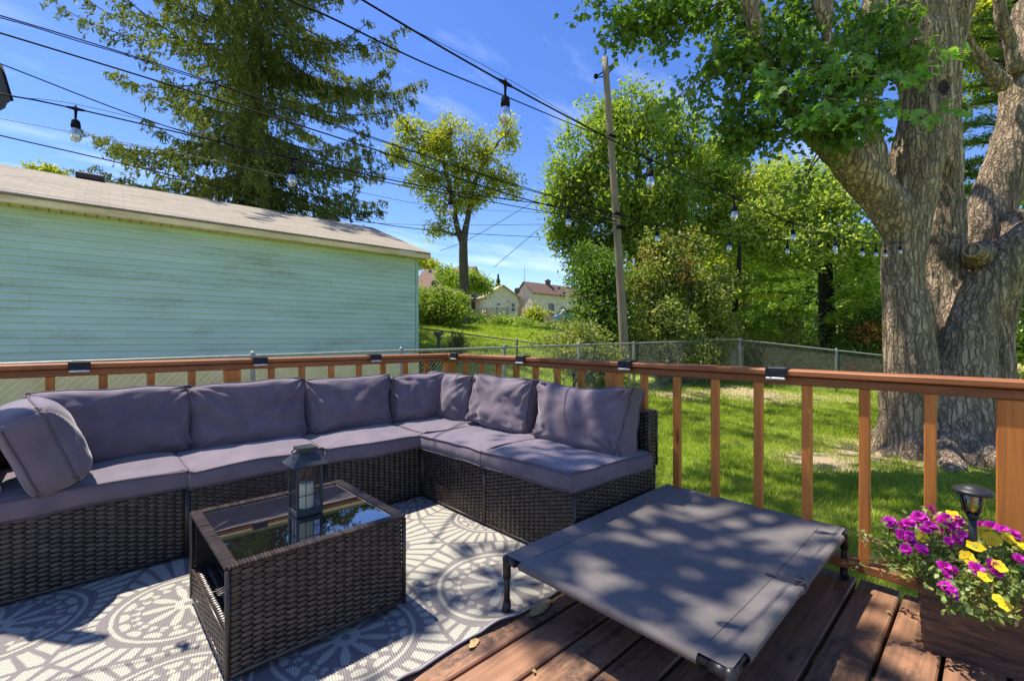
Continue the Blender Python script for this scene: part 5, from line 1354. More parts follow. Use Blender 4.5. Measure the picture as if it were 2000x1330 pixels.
def leaf_cloud(cent, r, nleaf, L, seed, shape=kites, flatz=0.7, up=0.7, droop=0.5, WL=0.55, origin=(0, 0, 0), var=0.3):
    """leaves gathered around every cluster centre"""
    q = np.random.default_rng(seed); n = len(cent) * nleaf
    C = np.repeat(cent, nleaf, 0) + q.normal(0, 1, (n, 3)) * (r * np.array([1, 1, flatz]))
    N_ = unit(q.normal(0, 1, (n, 3)) + [0, 0, up]); T_ = unit(q.normal(0, 1, (n, 3)) + [0, 0, -droop])
    Ls = L * q.uniform(1 - var, 1 + var, n)
    return shape(C - np.asarray(origin), N_, T_, Ls, Ls * WL)
def blob_pts(blobs, n, seed, shell=0.45, worlds=False):
    q = np.random.default_rng(seed)
    cs, rs = [], []
    for b in blobs:
        if worlds: cs.append(b[:3]); rs.append((b[3], b[3], b[4]))
        else:
            k = b[2] / F; cs.append(at(*b[:3])); rs.append((b[3] * k, b[3] * k * (b[5] if len(b) > 5 else 0.9), b[4] * k))
    cs, rs = np.array(cs), np.array(rs); wgt = (rs[:, 0] * rs[:, 2])**0.8; wgt /= wgt.sum()
    w_ = q.choice(len(cs), n, p=wgt); dv = unit(q.normal(0, 1, (n, 3))); rad = q.random(n)**shell
    loc = dv * rs[w_] * rad[:, None]
    if not worlds: loc = loc[:, :1] * RT + loc[:, 1:2] * FW + loc[:, 2:] * np.array([0, 0, 1.0])
    return cs[w_] + loc, w_, cs
def tree(name, label, cat, base, trunk, blobs, ncl, nleaf, L, lmat, bmat, seed, clr=0.3, shell=0.45, shape=kites, twigs=0.35, group=None, branch_r=0.05, extra=(), **k):
    """base (px, d) on the ground; trunk rows (px, py, d, radius px)"""
    b = at(base[0], YH, base[1]); o = np.array([b[0], b[1], gh(b[0], b[1])])
    t = thing(name, label, cat, o, group)
    W4 = np.array([[*at(x, y, d), r * d / F] for x, y, d, r in trunk])
    W4 = np.concatenate([[[o[0], o[1], o[2] - 0.2, W4[0, 3] * 1.25]], W4]) if trunk else None
    P_, w_, cs = blob_pts(blobs, ncl, seed, shell)
    mb = MB()
    if trunk:
        q4 = spline(W4, 30); q4[:, 3] = np.clip(q4[:, 3], 0.01, None); mb.tube(q4[:, :3] - o, q4[:, 3], 10)
        for ex_ in extra:
            e4 = spline(np.array([[*at(x, y, d), r * d / F] for x, y, d, r in ex_]), 16); mb.tube(e4[:, :3] - o, e4[:, 3], 8); q4 = np.concatenate([q4, e4])
    else: q4 = np.array([[o[0], o[1], o[2] - 0.1, 0.06], [o[0], o[1], o[2] + 0.3, 0.05]])
    r = np.random.default_rng(seed + 1)
    for c in cs:
        lowr = q4[q4[:, 2] < c[2] + 0.1]; lowr = lowr if len(lowr) else q4[:1]
        s_ = lowr[np.argmin(np.linalg.norm(lowr[:, :3] - (c - [0, 0, 0.6]), axis=1))]
        r0 = min(s_[3] * 0.7, branch_r); m_ = (s_[:3] + c) / 2 + r.normal(0, 0.06, 3) * np.linalg.norm(c - s_[:3]) + [0, 0, 0.05 * np.linalg.norm(c - s_[:3])]
        mb.tube(spline([s_[:3] - o, m_ - o, c - o], 9), np.linspace(r0, r0 * 0.35, 9), 6)
    pick = r.random(len(P_)) < twigs
    for p_, w in zip(P_[pick], w_[pick]):
        c = cs[w]; s_ = c + (p_ - c) * 0.1 + r.normal(0, 0.05, 3); mb.tube(spline([s_ - o, (s_ + p_) / 2 - o + r.normal(0, 0.08, 3) , p_ - o], 5), np.linspace(branch_r * 0.28, 0.004, 5), 4, cap=False)
    mb.build('trunk', M[bmat], t, True)
    V, Fc = leaf_cloud(P_, clr, nleaf, L, seed + 2, shape, origin=o, **k)
    mesh('crown', V, Fc, M[lmat], t)
    return t

# ------------------------------------------------------------------ spruce behind the garage
def spruce():
    r = np.random.default_rng(12); d0 = 16.5
    b = at(500, YH, d0); o = np.array([b[0], b[1], gh(b[0], b[1])])
    t = thing('spruce_tree', 'tall shaggy spruce tree with drooping branches behind the garage', 'tree', o)
    Ht = 20.0; top = np.array([0.2, 0.1, Ht]); mb = MB(); tr = spline([[0, 0, -0.2], [0.05, 0, Ht * 0.5], top], 30)
    mb.tube(tr, np.linspace(0.30, 0.03, 30), 12)
    Cs, Ns, Ts, Ls = [], [], [], []
    def radius(z): return np.interp(z, [1.5, 3, 6, 10, 13, 17, 20], [3.6, 5.6, 6.1, 6.0, 5.2, 2.6, 0.2])
    zs = np.sort(r.uniform(1.6, 19.6, 250))
    for i, z in enumerate(zs):
        a = i * 2.399 + r.normal(0, 0.3); Rm = radius(z) * r.uniform(0.55, 1.0)
        dr = np.array([math.cos(a), math.sin(a), 0]); base = np.array([np.interp(z, tr[:, 2], tr[:, 0]), 0, z])
        rise = r.uniform(0.0, 0.32) if z > 7 else r.uniform(-0.1, 0.2)
        n = max(5, int(Rm * 3.2)); f = np.linspace(0, 1, n)
        P_ = base + dr * Rm * f[:, None] + np.array([0, 0, 1.0]) * (Rm * (rise * f - 0.55 * f**1.5 + 0.42 * f**3.2))[:, None] + r.normal(0, 0.03, (n, 3)) * f[:, None]
        mb.tube(P_, np.linspace(0.045, 0.008, n), 5, cap=False)
        side = np.array([-dr[1], dr[0], 0])
        for j in range(1, n):
            if f[j] < 0.05: continue
            for s_ in (-1, 0, 1):
                for rep in range(3):
                    if r.random() < 0.2: continue
                    lat = s_ * r.uniform(0.1, 0.55) * (1.1 - f[j]) * min(1, Rm / 3) + r.normal(0, 0.05)
                    st_ = P_[j] + side * lat + dr * r.uniform(-0.15, 0.15)
                    hang = r.uniform(0.20, 0.85) * (0.5 + 0.5 * (1 - f[j])) if r.random() < 0.8 else r.uniform(0.05, 0.15)
                    if f[j] > 0.9 and rep == 0: hang *= 0.4
                    m = 5 + int(hang * 17)
                    q = r.random(m); pos = st_ + np.stack([r.normal(0, 0.035, m), r.normal(0, 0.035, m), -hang * q], -1) + (side * s_ * 0.12 + dr * 0.08) * q[:, None]
                    Cs.append(pos); Ns.append(unit(r.normal(0, 1, (m, 3)))); Ts.append(unit(r.normal(0, 0.55, (m, 3)) + [0, 0, -1] + dr * 0.4)); Ls.append(r.uniform(0.12, 0.25, m))
    mb.build('trunk', M['bark_grey'], t, True)
    C, N_, T_, L = (np.concatenate(x) for x in (Cs, Ns, Ts, Ls))
    V, Fc = kites(C, N_, T_, L, L * 0.23); mesh('crown', V, Fc, M['spruce'], t)
spruce()

# ------------------------------------------------------------------ deciduous trees and shrubs
tree('narrow_tree', 'slender yellow green tree with a bare forked trunk right of the garage', 'tree', (905, 27), [(904, 612, 27, 14), (906, 560, 27, 10), (905, 500, 27, 9), (906, 465, 27, 8), (914, 425, 27, 5.5), (930, 350, 27, 4), (975, 275, 27, 2)],
     [(800, 255, 27, 26, 30), (835, 290, 27, 50, 50), (880, 265, 27, 42, 45), (850, 350, 27, 60, 42), (905, 330, 27, 38, 45), (945, 300, 27, 38, 45), (990, 265, 27, 24, 42), (975, 355, 27, 38, 32), (880, 400, 27, 48, 32), (860, 448, 27, 32, 24), (1005, 375, 27, 16, 16), (930, 385, 27, 40, 30), (775, 300, 27, 20, 22)],
     620, 26, 0.19, 'leaf_yellow', 'bark_grey', 101, clr=0.24, shell=0.42, branch_r=0.10, twigs=0.5, extra=[[(905, 480, 27, 7), (892, 440, 27, 5.5), (882, 380, 27, 4.5), (862, 310, 27, 3), (838, 260, 27, 1.5)], [(912, 432, 27, 4.5), (925, 400, 27, 3), (975, 370, 27, 2)]])
mb = None
tree('leafy_tree', 'big bright green leafy tree rising directly behind the utility pole', 'tree', (1265, 17.5), [(1262, 690, 17.5, 16), (1255, 560, 17.5, 14), (1250, 430, 17.5, 10), (1245, 330, 17.5, 6), (1240, 250, 17.5, 3)],
     [(1105, 345, 17, 36, 40), (1085, 400, 17, 24, 34), (1165, 300, 17, 75, 70), (1245, 245, 17.5, 90, 62), (1320, 290, 17, 70, 62), (1130, 400, 17, 62, 62), (1215, 390, 16.5, 85, 70), (1310, 400, 17, 85, 70), (1385, 340, 18, 50, 55), (1130, 480, 17, 45, 42), (1400, 420, 18, 55, 60), (1230, 470, 17, 70, 45), (1320, 480, 18, 70, 45), (1180, 230, 17.5, 45, 38), (1095, 455, 17, 30, 30), (1160, 530, 16.5, 50, 36), (1410, 320, 18, 40, 50)],
     820, 52, 0.20, 'leaf_bright', 'bark_grey', 102, clr=0.25, shell=0.42, branch_r=0.09, WL=0.40, droop=1.1, flatz=0.9)
tree('thicket_shrub', 'dark leafy shrub left of the utility pole at the end of the neighbour lawn', 'shrub', (1150, 13.0), [(1152, 700, 13, 5), (1155, 620, 13, 3)], [(1155, 570, 13.2, 34, 52), (1178, 540, 13, 38, 45), (1165, 640, 12.6, 50, 62), (1135, 655, 12.8, 24, 28), (1200, 620, 13, 40, 70), (1150, 520, 13.5, 30, 40)], 330, 46, 0.10, 'leaf_dark', 'bark_dark', 103, clr=0.2)
tree('thicket_shrub', 'pale green shrub low at the fence left of the utility pole', 'shrub', (1120, 10.6), [(1122, 735, 10.6, 3)], [(1115, 695, 10.6, 45, 42), (1165, 700, 10.8, 50, 45), (1085, 672, 11.4, 36, 18), (1180, 745, 10.4, 45, 36), (1140, 655, 11, 40, 28)], 240, 46, 0.085, 'leaf_olive', 'bark_dark', 104, clr=0.16)
tree('thicket_shrub', 'tall tangled olive shrub just right of the utility pole', 'shrub', (1290, 14.0), [(1285, 700, 14, 5), (1290, 560, 14, 3)], [(1262, 560, 14, 34, 56), (1325, 540, 14.5, 36, 40), (1290, 630, 13.6, 60, 50), (1375, 590, 14.3, 40, 44), (1245, 670, 13.2, 36, 46), (1330, 690, 13.6, 66, 46), (1285, 490, 14.5, 26, 36), (1350, 480, 15, 30, 24), (1400, 660, 14.4, 44, 50), (1420, 560, 15, 30, 26)], 520, 44, 0.12, 'leaf_mixed', 'bark_dark', 105, clr=0.21)
tree('thicket_shrub', 'rust coloured withered shrub mixed into the thicket right of the pole', 'shrub', (1310, 13.6), [(1310, 690, 13.6, 3)], [(1270, 500, 13.7, 18, 18), (1345, 530, 13.8, 26, 26), (1240, 568, 13.2, 18, 16), (1375, 640, 13.9, 34, 24), (1330, 470, 14, 26, 22)], 14, 20, 0.09, 'leaf_rust', 'bark_dark', 106, clr=0.18)
tree('dark_trunk_tree', 'green tree with a dark upright trunk just left of the maple', 'tree', (1616, 16.5), [(1616, 700, 16.5, 16), (1614, 600, 16.5, 14), (1612, 520, 16.5, 12), (1608, 430, 16.5, 8), (1600, 350, 16.5, 4)],
     [(1560, 400, 16.5, 80, 55), (1640, 410, 16, 80, 60), (1500, 440, 16.5, 70, 55), (1590, 480, 16, 100, 50), (1690, 490, 16, 55, 60), (1530, 350, 17, 60, 45), (1620, 350, 16.5, 70, 40), (1460, 480, 17, 60, 50), (1540, 500, 16, 60, 35), (1690, 600, 16.5, 50, 50)], 560, 42, 0.15, 'leaf_light', 'bark_dark', 107, clr=0.28, shell=0.5, branch_r=0.07)
tree('background_tree', 'round light green tree behind the dark trunked tree and the pole tree', 'tree', (1450, 22), [(1450, 640, 22, 14), (1450, 480, 22, 8)], [(1430, 390, 22, 60, 60), (1490, 360, 22, 60, 50), (1420, 470, 22, 70, 60), (1520, 430, 22, 70, 70), (1390, 540, 22, 70, 60), (1480, 540, 22, 80, 60)], 360, 36, 0.22, 'leaf_yellow', 'bark_grey', 108, clr=0.38)
def pads(name, label, base, trunk, rows, seed, mat='pine', L=0.16, n=70, bmat='bark_dark', group=None):
    """layered pine: flat plates of long needles"""
    r = np.random.default_rng(seed); b = at(base[0], YH, base[1]); o = np.array([b[0], b[1], gh(b[0], b[1])])
    t = thing(name, label, 'tree', o, group); mb = MB()
    W4 = np.array([[o[0], o[1], o[2] - 0.2, trunk[0][3] * trunk[0][2] / F * 1.2]] + [[*at(x, y, d), q * d / F] for x, y, d, q in trunk]); q4 = spline(W4, 30); mb.tube(q4[:, :3] - o, q4[:, 3], 10)
    Cs, Ns, Ts, Ls = [], [], [], []
    for (x0, y0, x1, y1, d, wd) in rows:
        a, e = at(x0, y0, d), at(x1, y1, d - 0.6); P_ = spline([a, (a + e) / 2 + [0, 0, 0.12], e], 12); mb.tube(P_ - o, np.linspace(0.045, 0.012, 12), 5)
        Lb = np.linalg.norm(e - a); m = int(n * Lb); f = r.uniform(0.15, 1.05, m); dv = unit(e - a); sd = unit(np.cross(dv, [0, 0, 1.0]))
        pos = a + (e - a) * f[:, None] + sd * (r.normal(0, 1, m) * wd * np.sin(np.clip(f, 0, 1) * 2.6 + 0.4))[:, None] + np.array([0, 0, 1.0]) * (0.12 * np.sin(f * 3.1) + r.normal(0, 0.05, m) + 0.06)[:, None]
        for q in range(9):
            N_ = unit(r.normal(0, 0.6, (m, 3)) + [0, 0, 1]); Cs.append(pos + r.normal(0, 0.06, (m, 3))); Ns.append(N_); Ts.append(unit(r.normal(0, 1, (m, 3)) * [1, 1, 0.5] + dv * 0.8)); Ls.append(r.uniform(0.6, 1.2, m) * L)
    mb.build('trunk', M[bmat], t, True)
    C, N_, T_, L_ = (np.concatenate(x) for x in (Cs, Ns, Ts, Ls)); V, Fc = kites(C - o, N_, T_, L_, L_ * 0.22); mesh('crown', V, Fc, M[mat], t)
pads('pine_tree', 'soft light green pine with layered boughs over the corner of the chain link fence', (1420, 15.5), [(1425, 690, 15.5, 7), (1440, 560, 15.5, 5), (1445, 480, 15.5, 3)],
     [(1590, 560, 1400, 590, 15.3, 0.30), (1590, 590, 1390, 640, 15.0, 0.3), (1560, 545, 1440, 560, 15.6, 0.3), (1560, 620, 1430, 660, 15.2, 0.26), (1440, 580, 1560, 575, 15.2, 0.32), (1445, 610, 1580, 612, 15.1, 0.3), (1440, 545, 1530, 552, 15.6, 0.28), (1430, 640, 1520, 655, 15, 0.26), (1420, 600, 1370, 612, 15.2, 0.25), (1600, 640, 1700, 600, 15.8, 0.3), (1605, 600, 1720, 560, 16, 0.3), (1610, 570, 1700, 520, 16, 0.3)], 109)
pads('pine_tree', 'tall airy pine with level branches seen right of the maple trunk', (1960, 13.5), [(1962, 700, 13.5, 10), (1965, 400, 13.5, 9), (1960, 0, 13.5, 8), (1955, -160, 13.5, 6)],
     [(1960, y0, x1, y0 + dy, 13.2 + 0.2 * ((i * 7) % 3 - 1), 0.30) for i, (y0, x1, dy) in enumerate([(-20, 1860, 10), (10, 2080, -10), (40, 1870, 20), (80, 1866, 8), (70, 2090, 0), (120, 1868, 14), (130, 2080, 10), (170, 1860, 12), (200, 1870, 18), (215, 2080, 0), (245, 1862, 14), (280, 1850, 16), (300, 2080, 14), (318, 1856, 22), (345, 1850, 10), (370, 1880, 10), (500, 1900, 20), (560, 2090, 10), (620, 2080, 10), (600, 1900, 10)])], 110, 'pine_dark', n=52)
tree('background_tree', 'leafy tree crown at the top right corner behind the maple stems', 'tree', (2040, 15), [(2035, 690, 15, 10), (2020, 300, 15, 7)], [(1920, 40, 15, 60, 50), (1985, 20, 15, 70, 70), (1900, 110, 15, 36, 36), (2000, 120, 15, 50, 50), (2050, 60, 15, 60, 80), (1910, 190, 15, 22, 20)], 230, 40, 0.16, 'leaf_yellow', 'bark_grey', 111, clr=0.28)
tree('thicket_shrub', 'brownish shrub behind the silver fence between dark trunk and maple', 'shrub', (1690, 15.6), [(1690, 730, 15.6, 4)], [(1660, 640, 15.6, 50, 40), (1720, 640, 15.4, 40, 50), (1690, 700, 15.2, 60, 40), (1600, 710, 15.4, 50, 34)], 200, 44, 0.11, 'leaf_dark', 'bark_dark', 112, clr=0.22)
tree('thicket_shrub', 'rusty twiggy shrub left of the maple trunk behind the silver fence', 'shrub', (1715, 14.9), [(1715, 730, 14.9, 3)], [(1700, 650, 14.9, 34, 24), (1735, 690, 14.9, 30, 40), (1670, 720, 14.9, 40, 18)], 60, 30, 0.10, 'leaf_rust', 'bark_dark', 113, clr=0.2)
tree('thicket_shrub', 'green shrub behind the fence right of the grey board screen', 'shrub', (1520, 15.6), [(1520, 740, 15.6, 4)], [(1480, 690, 15.4, 40, 34), (1540, 690, 15.4, 50, 40), (1520, 640, 15.8, 60, 34), (1580, 720, 15.2, 40, 26), (1450, 720, 15.2, 34, 24)], 240, 44, 0.11, 'leaf_olive', 'bark_dark', 114, clr=0.22)
tree('thicket_shrub', 'ivy covered shrub in front of the grey board screen left of the gate', 'shrub', (1370, 14.3), [(1370, 740, 14.3, 3)], [(1350, 700, 14.2, 34, 40), (1400, 700, 13.9, 26, 36), (1385, 665, 14, 26, 14), (1320, 735, 13.6, 40, 24)], 120, 44, 0.085, 'leaf_olive', 'bark_dark', 115, clr=0.17)
tree('corner_bush', 'round bright green bush beside the right corner of the garage', 'bush', (862, 21), [(862, 640, 21, 4)], [(850, 605, 21, 44, 38), (825, 600, 21.5, 30, 36), (885, 610, 20.8, 26, 30), (852, 583, 21.3, 28, 20), (890, 585, 21.3, 16, 12), (822, 588, 21.5, 20, 22)], 330, 44, 0.13, 'leaf_bright', 'bark_dark', 116, clr=0.22)
tree('small_tree', 'low spreading green tree behind the narrow tree trunk', 'tree', (925, 44), [(925, 610, 44, 3), (925, 580, 44, 2)], [(885, 548, 44, 20, 14), (915, 552, 43, 22, 18), (940, 556, 44, 22, 16), (870, 535, 45, 14, 10)], 190, 30, 0.30, 'leaf_bright', 'bark_dark', 117, clr=0.4)
tree('far_tree', 'pale leafy tree top just above the brown roof next to the garage', 'tree', (828, 80), [(828, 560, 80, 3)], [(828, 515, 80, 16, 10), (845, 520, 80, 12, 8), (812, 512, 80, 12, 10)], 70, 24, 0.5, 'leaf_yellow', 'bark_grey', 118, clr=0.6)
tree('far_tree', 'small leafy tree top peeking over the garage roof ridge at the left', 'tree', (92, 30), [(92, 400, 30, 3)], [(66, 334, 30, 16, 7), (96, 334, 30, 14, 10), (120, 340, 30, 10, 6)], 50, 26, 0.2, 'leaf_yellow', 'bark_grey', 119, clr=0.22)
def conifer(label, px, ptop, pbase, d, hw, seed):
    r = np.random.default_rng(seed); a, b = at(px, pbase, d), at(px, ptop, d); o = a; H_ = b[2] - a[2]; Rm = hw * d / F
    t = thing('far_conifer', label, 'tree', o); mb = MB(); mb.tube([[0, 0, -2], [0, 0, H_]], [0.2, 0.03], 6); mb.build('trunk', M['bark_dark'], t)
    n = 2600; z = r.random(n)**0.8; rad = Rm * (1 - z) * np.sqrt(r.random(n)) * (0.75 + 0.25 * np.sin(z * 40)); an = r.random(n) * 6.283
    C = np.stack([rad * np.cos(an), rad * np.sin(an), z * H_], -1); V, Fc = kites(C, unit(r.normal(0, 1, (n, 3))), unit(C * [1, 1, 0] + [0, 0, -0.4]), np.full(n, 0.55), np.full(n, 0.2)); mesh('crown', V, Fc, M['leaf_dark'], t)
conifer('small dark conifer tip standing between the cream and beige house roofs', 973, 537, 600, 85, 18, 5)
for (lab, px, py, d, rx, ry, mt, sd) in (('yellow green weed bush in the grass below the cream house, left one', 985, 632, 33, 22, 13, 'leaf_bright', 1), ('small weed bush in the grass below the beige house', 1026, 640, 30, 14, 12, 'leaf_bright', 2),
     ('reddish brown weed patch under the neighbour deck', 948, 630, 40, 26, 10, 'leaf_rusty_green', 3), ('green weed bush right beside the narrow tree trunk', 922, 632, 34, 20, 14, 'leaf_dark', 4), ('light shrub in front of the parked car', 1080, 646, 28, 22, 10, 'leaf_olive', 6), ('pale bush at the corner of the beige house', 1047, 618, 46, 9, 12, 'leaf_yellow', 7), ('straggly weeds along the rusty fence right of the garage corner', 893, 668, 13.2, 12, 22, 'leaf_olive', 8), ('low weeds at the foot of the garage corner', 832, 694, 11.5, 22, 10, 'leaf_olive', 9)):
    tree('weed_bush', lab, 'bush', (px, d), [], [(px, py, d, rx, ry), (px + rx * 0.6, py + ry * 0.4, d, rx * 0.6, ry * 0.6), (px - rx * 0.5, py + 0.4 * ry, d, rx * 0.6, ry * 0.6)], 90 if d > 20 else 60, 34 if d > 20 else 24, 0.006 * d if d > 20 else 0.07, mt, 'bark_dark', 130 + sd, clr=0.010 * d if d > 20 else 0.10)
tree('hedge_bush', 'dark hedge at the right edge behind the maple with small yellow blooms', 'bush', (2000, 10.5), [], [(1990, 690, 11, 30, 60), (2030, 700, 11, 40, 70), (1985, 745, 10, 26, 24)], 160, 40, 0.09, 'leaf_dark', 'bark_dark', 141, clr=0.16)
tree('hedge_bush', 'pale yellow flowering clump right of the maple trunk at the rail', 'bush', (1985, 9.6), [], [(1985, 722, 9.6, 16, 9)], 24, 16, 0.05, 'petal_pale', 'bark_dark', 142, clr=0.07)
# a far wood that reads as one mass
P_, w_, cs = blob_pts([(1380, 590, 34, 110, 90), (1500, 580, 36, 130, 80), (1620, 570, 36, 130, 90), (1740, 580, 36, 130, 100), (1860, 520, 36, 130, 150), (1990, 500, 36, 140, 170), (2120, 480, 36, 140, 170), (1280, 590, 36, 80, 90), (1450, 650, 30, 200, 60), (1700, 650, 30, 200, 70)], 1500, 150, 0.5)
V, Fc = leaf_cloud(P_, 0.75, 40, 0.42, 151); wd_ = struct(mesh('distant_wood', V, Fc, M['leaf_dark']), 'stuff')
# ------------------------------------------------------------------ the big maple
mo = at(1835, YH, 6.35); mo = np.array([mo[0], mo[1], gh(mo[0], mo[1])])
maple = thing('maple_tree', 'massive old multi stemmed maple with rough bark standing on the lawn', 'tree', mo)
STEMS = [
 [(1782, 905, 6.25, 92), (1778, 840, 6.22, 64), (1772, 740, 6.2, 55), (1768, 600, 6.2, 50), (1764, 500, 6.2, 49), (1775, 400, 6.2, 54), (1795, 300, 6.2, 57), (1808, 200, 6.2, 56), (1808, 100, 6.2, 60), (1800, 0, 6.2, 66), (1780, -90, 6.2, 62), (1745, -260, 6.2, 46)],
 [(1855, 900, 6.45, 84), (1848, 760, 6.45, 66), (1845, 600, 6.5, 50), (1846, 450, 6.5, 38), (1848, 300, 6.5, 32), (1850, 170, 6.5, 30), (1862, 40, 6.45, 38), (1890, -100, 6.4, 44), (1930, -300, 6.4, 34)],
 [(1900, 905, 6.3, 92), (1882, 790, 6.2, 74), (1880, 690, 6.15, 62), (1912, 600, 6.1, 56), (1962, 525, 6.0, 54), (2035, 460, 5.9, 52), (2150, 380, 5.8, 48)],
 [(1930, 890, 6.55, 66), (1936, 760, 6.5, 46), (1950, 650, 6.5, 34), (1968, 540, 6.55, 32), (2000, 420, 6.6, 36)],
 [(1925, 640, 6.9, 40), (1915, 480, 6.95, 42), (1945, 380, 6.95, 50), (1985, 270, 6.9, 48), (2010, 170, 6.9, 52), (2040, 0, 6.9, 52)],
 [(1962, 172, 6.75, 14), (1925, 128, 6.7, 13), (1893, 80, 6.65, 10), (1876, 30, 6.6, 9), (1868, -60, 6.6, 8)],
 [(1985, 140, 6.8, 15), (1972, 80, 6.75, 11), (1955, 30, 6.7, 10), (1946, -60, 6.7, 9)],
 [(1765, 470, 6.2, 42), (1725, 390, 6.12, 46), (1672, 335, 6.0, 40), (1630, 296, 5.95, 34), (1590, 262, 5.9, 28), (1555, 222, 5.85, 23), (1522, 175, 5.8, 19), (1490, 110, 5.75, 16), (1468, 20, 5.7, 14), (1450, -100, 5.6, 12)],
 [(1660, 315, 5.98, 20), (1634, 230, 5.9, 16), (1622, 120, 5.85, 17), (1608, 20, 5.8, 20), (1596, -80, 5.8, 22), (1570, -240, 5.8, 20)],
 [(1716, 340, 6.15, 24), (1700, 250, 6.2, 20), (1692, 120, 6.25, 18), (1702, 30, 6.3, 22), (1715, -60, 6.3, 26), (1700, -240, 6.3, 24)],
]
mb = MB()
for rows in STEMS:
    W4 = np.array([[*at(x, y, d), 0.76 * r * d / F] for x, y, d, r in rows]); q4 = spline(W4, 46); mb.tube(q4[:, :3] - mo, q4[:, 3], 22)
mb.tube(spline([[0.02, 0.0, -0.3, ], [0.02, 0, 0.15], [0.02, 0, 0.55], [0.02, 0.02, 1.0], [0.02, 0.02, 1.35]], 14), spline(np.array([[0.86], [0.74], [0.60], [0.50], [0.36]]), 14)[:, 0], 20)
r_ = np.random.default_rng(4)
for a, ln, rad in ((3.3, 1.25, 0.20), (3.9, 1.15, 0.17), (2.6, 1.0, 0.18), (4.6, 1.2, 0.19), (5.3, 1.1, 0.2), (0.2, 1.0, 0.2), (1.2, 1.0, 0.2), (5.9, 1.1, 0.18), (4.2, 0.9, 0.17)):
    dv = np.array([math.cos(a), math.sin(a), 0]); c = dv * 0.38
    mb.tube(spline([c + [0, 0, 0.62], c + dv * 0.18 + [0, 0, 0.26], c + dv * (ln * 0.45) + [0, 0, 0.04], c + dv * (ln * 0.75) + [0, 0, -0.12]], 14), np.linspace(rad, rad * 0.35, 14), 12)
tro = mb.build('trunk', M['bark_maple'], maple, True)
m_ = tro.modifiers.new('remesh', 'REMESH'); m_.mode = 'VOXEL'; m_.voxel_size = 0.022
dg = bpy.context.evaluated_depsgraph_get(); me2 = bpy.data.meshes.new_from_object(tro.evaluated_get(dg)); tro.modifiers.clear(); tro.data = me2
n = len(me2.vertices); co = np.empty(n * 3, np.float32); me2.vertices.foreach_get('co', co); co = co.reshape(-1, 3).astype(float)
# light smoothing across the seams between stems, then bark relief along the stems
ed = np.empty(len(me2.edges) * 2, np.int32); me2.edges.foreach_get('vertices', ed); ed = ed.reshape(-1, 2); deg = np.bincount(ed.ravel(), minlength=n)[:, None]
for _ in range(5):
    acc = np.zeros_like(co)
    for k in range(3): acc[:, k] = np.bincount(ed[:, 0], co[ed[:, 1], k], n) + np.bincount(ed[:, 1], co[ed[:, 0], k], n)
    co = 0.45 * co + 0.55 * acc / np.maximum(deg, 1)
me2.vertices.foreach_set('co', co.astype(np.float32).ravel()); me2.update()
nr = np.empty(n * 3, np.float32); me2.vertices.foreach_get('normal', nr); nr = nr.reshape(-1, 3).astype(float)
ang = co + 0.10 * np.stack([vnoise(co * 2.2, 90 + k) for k in range(3)], -1)
rid = np.abs(vnoise(ang * [11, 11, 1.5], 95)) + 0.5 * np.abs(vnoise(ang * [23, 23, 3.2], 96))
big = fbm(co * 1.7, 97, 2)
low = np.exp(-np.clip(co[:, 2], 0, 9) / 0.35)
rel = co + mo - CAM; zd = rel @ FW; sx = 1000 + F * (rel @ RT) / zd; sy = YH - F * rel[:, 2] / zd
cand = np.where((np.abs(sx - 1850) < 9) & (np.abs(sy - 176) < 9) & (zd < 7))[0]
hole = co[cand[np.argmin(zd[cand])]].copy()
dh = np.linalg.norm((co - hole) / [0.075, 0.10, 0.13], axis=1); dent = np.exp(-dh**2 * 1.2)
co = co + nr * (0.026 * (rid - 0.35) + 0.035 * big + 0.05 * low * vnoise(co * [5, 5, 5], 98) - 0.10 * dent)[:, None]
me2.vertices.foreach_set('co', co.astype(np.float32).ravel()); me2.update(); me2.polygons.foreach_set('use_smooth', np.ones(len(me2.polygons), bool))
if not me2.materials: me2.materials.append(M['bark_maple'])
# pruned limb stub with a pale ring
c0_ = at(1914, 500, 6.05) - mo; c1_ = at(1898, 488, 5.82) - mo; ax = unit(c1_ - c0_)
mb = MB(); mb.tube(spline([c0_, (c0_ + c1_) / 2, c1_], 6), [0.20, 0.14, 0.115, 0.105, 0.10, 0.094], 16); sb = mb.build('limb_stub', M['bark_maple'], maple, True)
uu = unit(np.cross(ax, [0, 0, 1.0])); vv = np.cross(ax, uu); th_ = np.linspace(0, 2 * math.pi, 25)
mb = MB(); mb.tube(np.array([c1_ + 0.083 * (math.cos(q) * uu + math.sin(q) * vv) for q in th_]), 0.013, 8); mb.build('callus_ring', M['callus'], sb, True)
mb = MB(); mb.lathe([(0, -0.06), (0.05, -0.03), (0.080, 0.004)], c1_, 20, basis(uu, vv, ax)); mb.build('hollow', M['bark_dark'], sb, True)
mb = MB(); hb = hole + FW * 0.07; mb.lathe([(0.060, 0.0), (0.045, -0.012), (0.0, -0.02)], hb - FW * 0.035, 16, basis(RT, (0, 0, 1), -FW) * [[1.0, 1.5, 1]]); mb.build('knot_hole', M['wicker_dark'], tro, True)

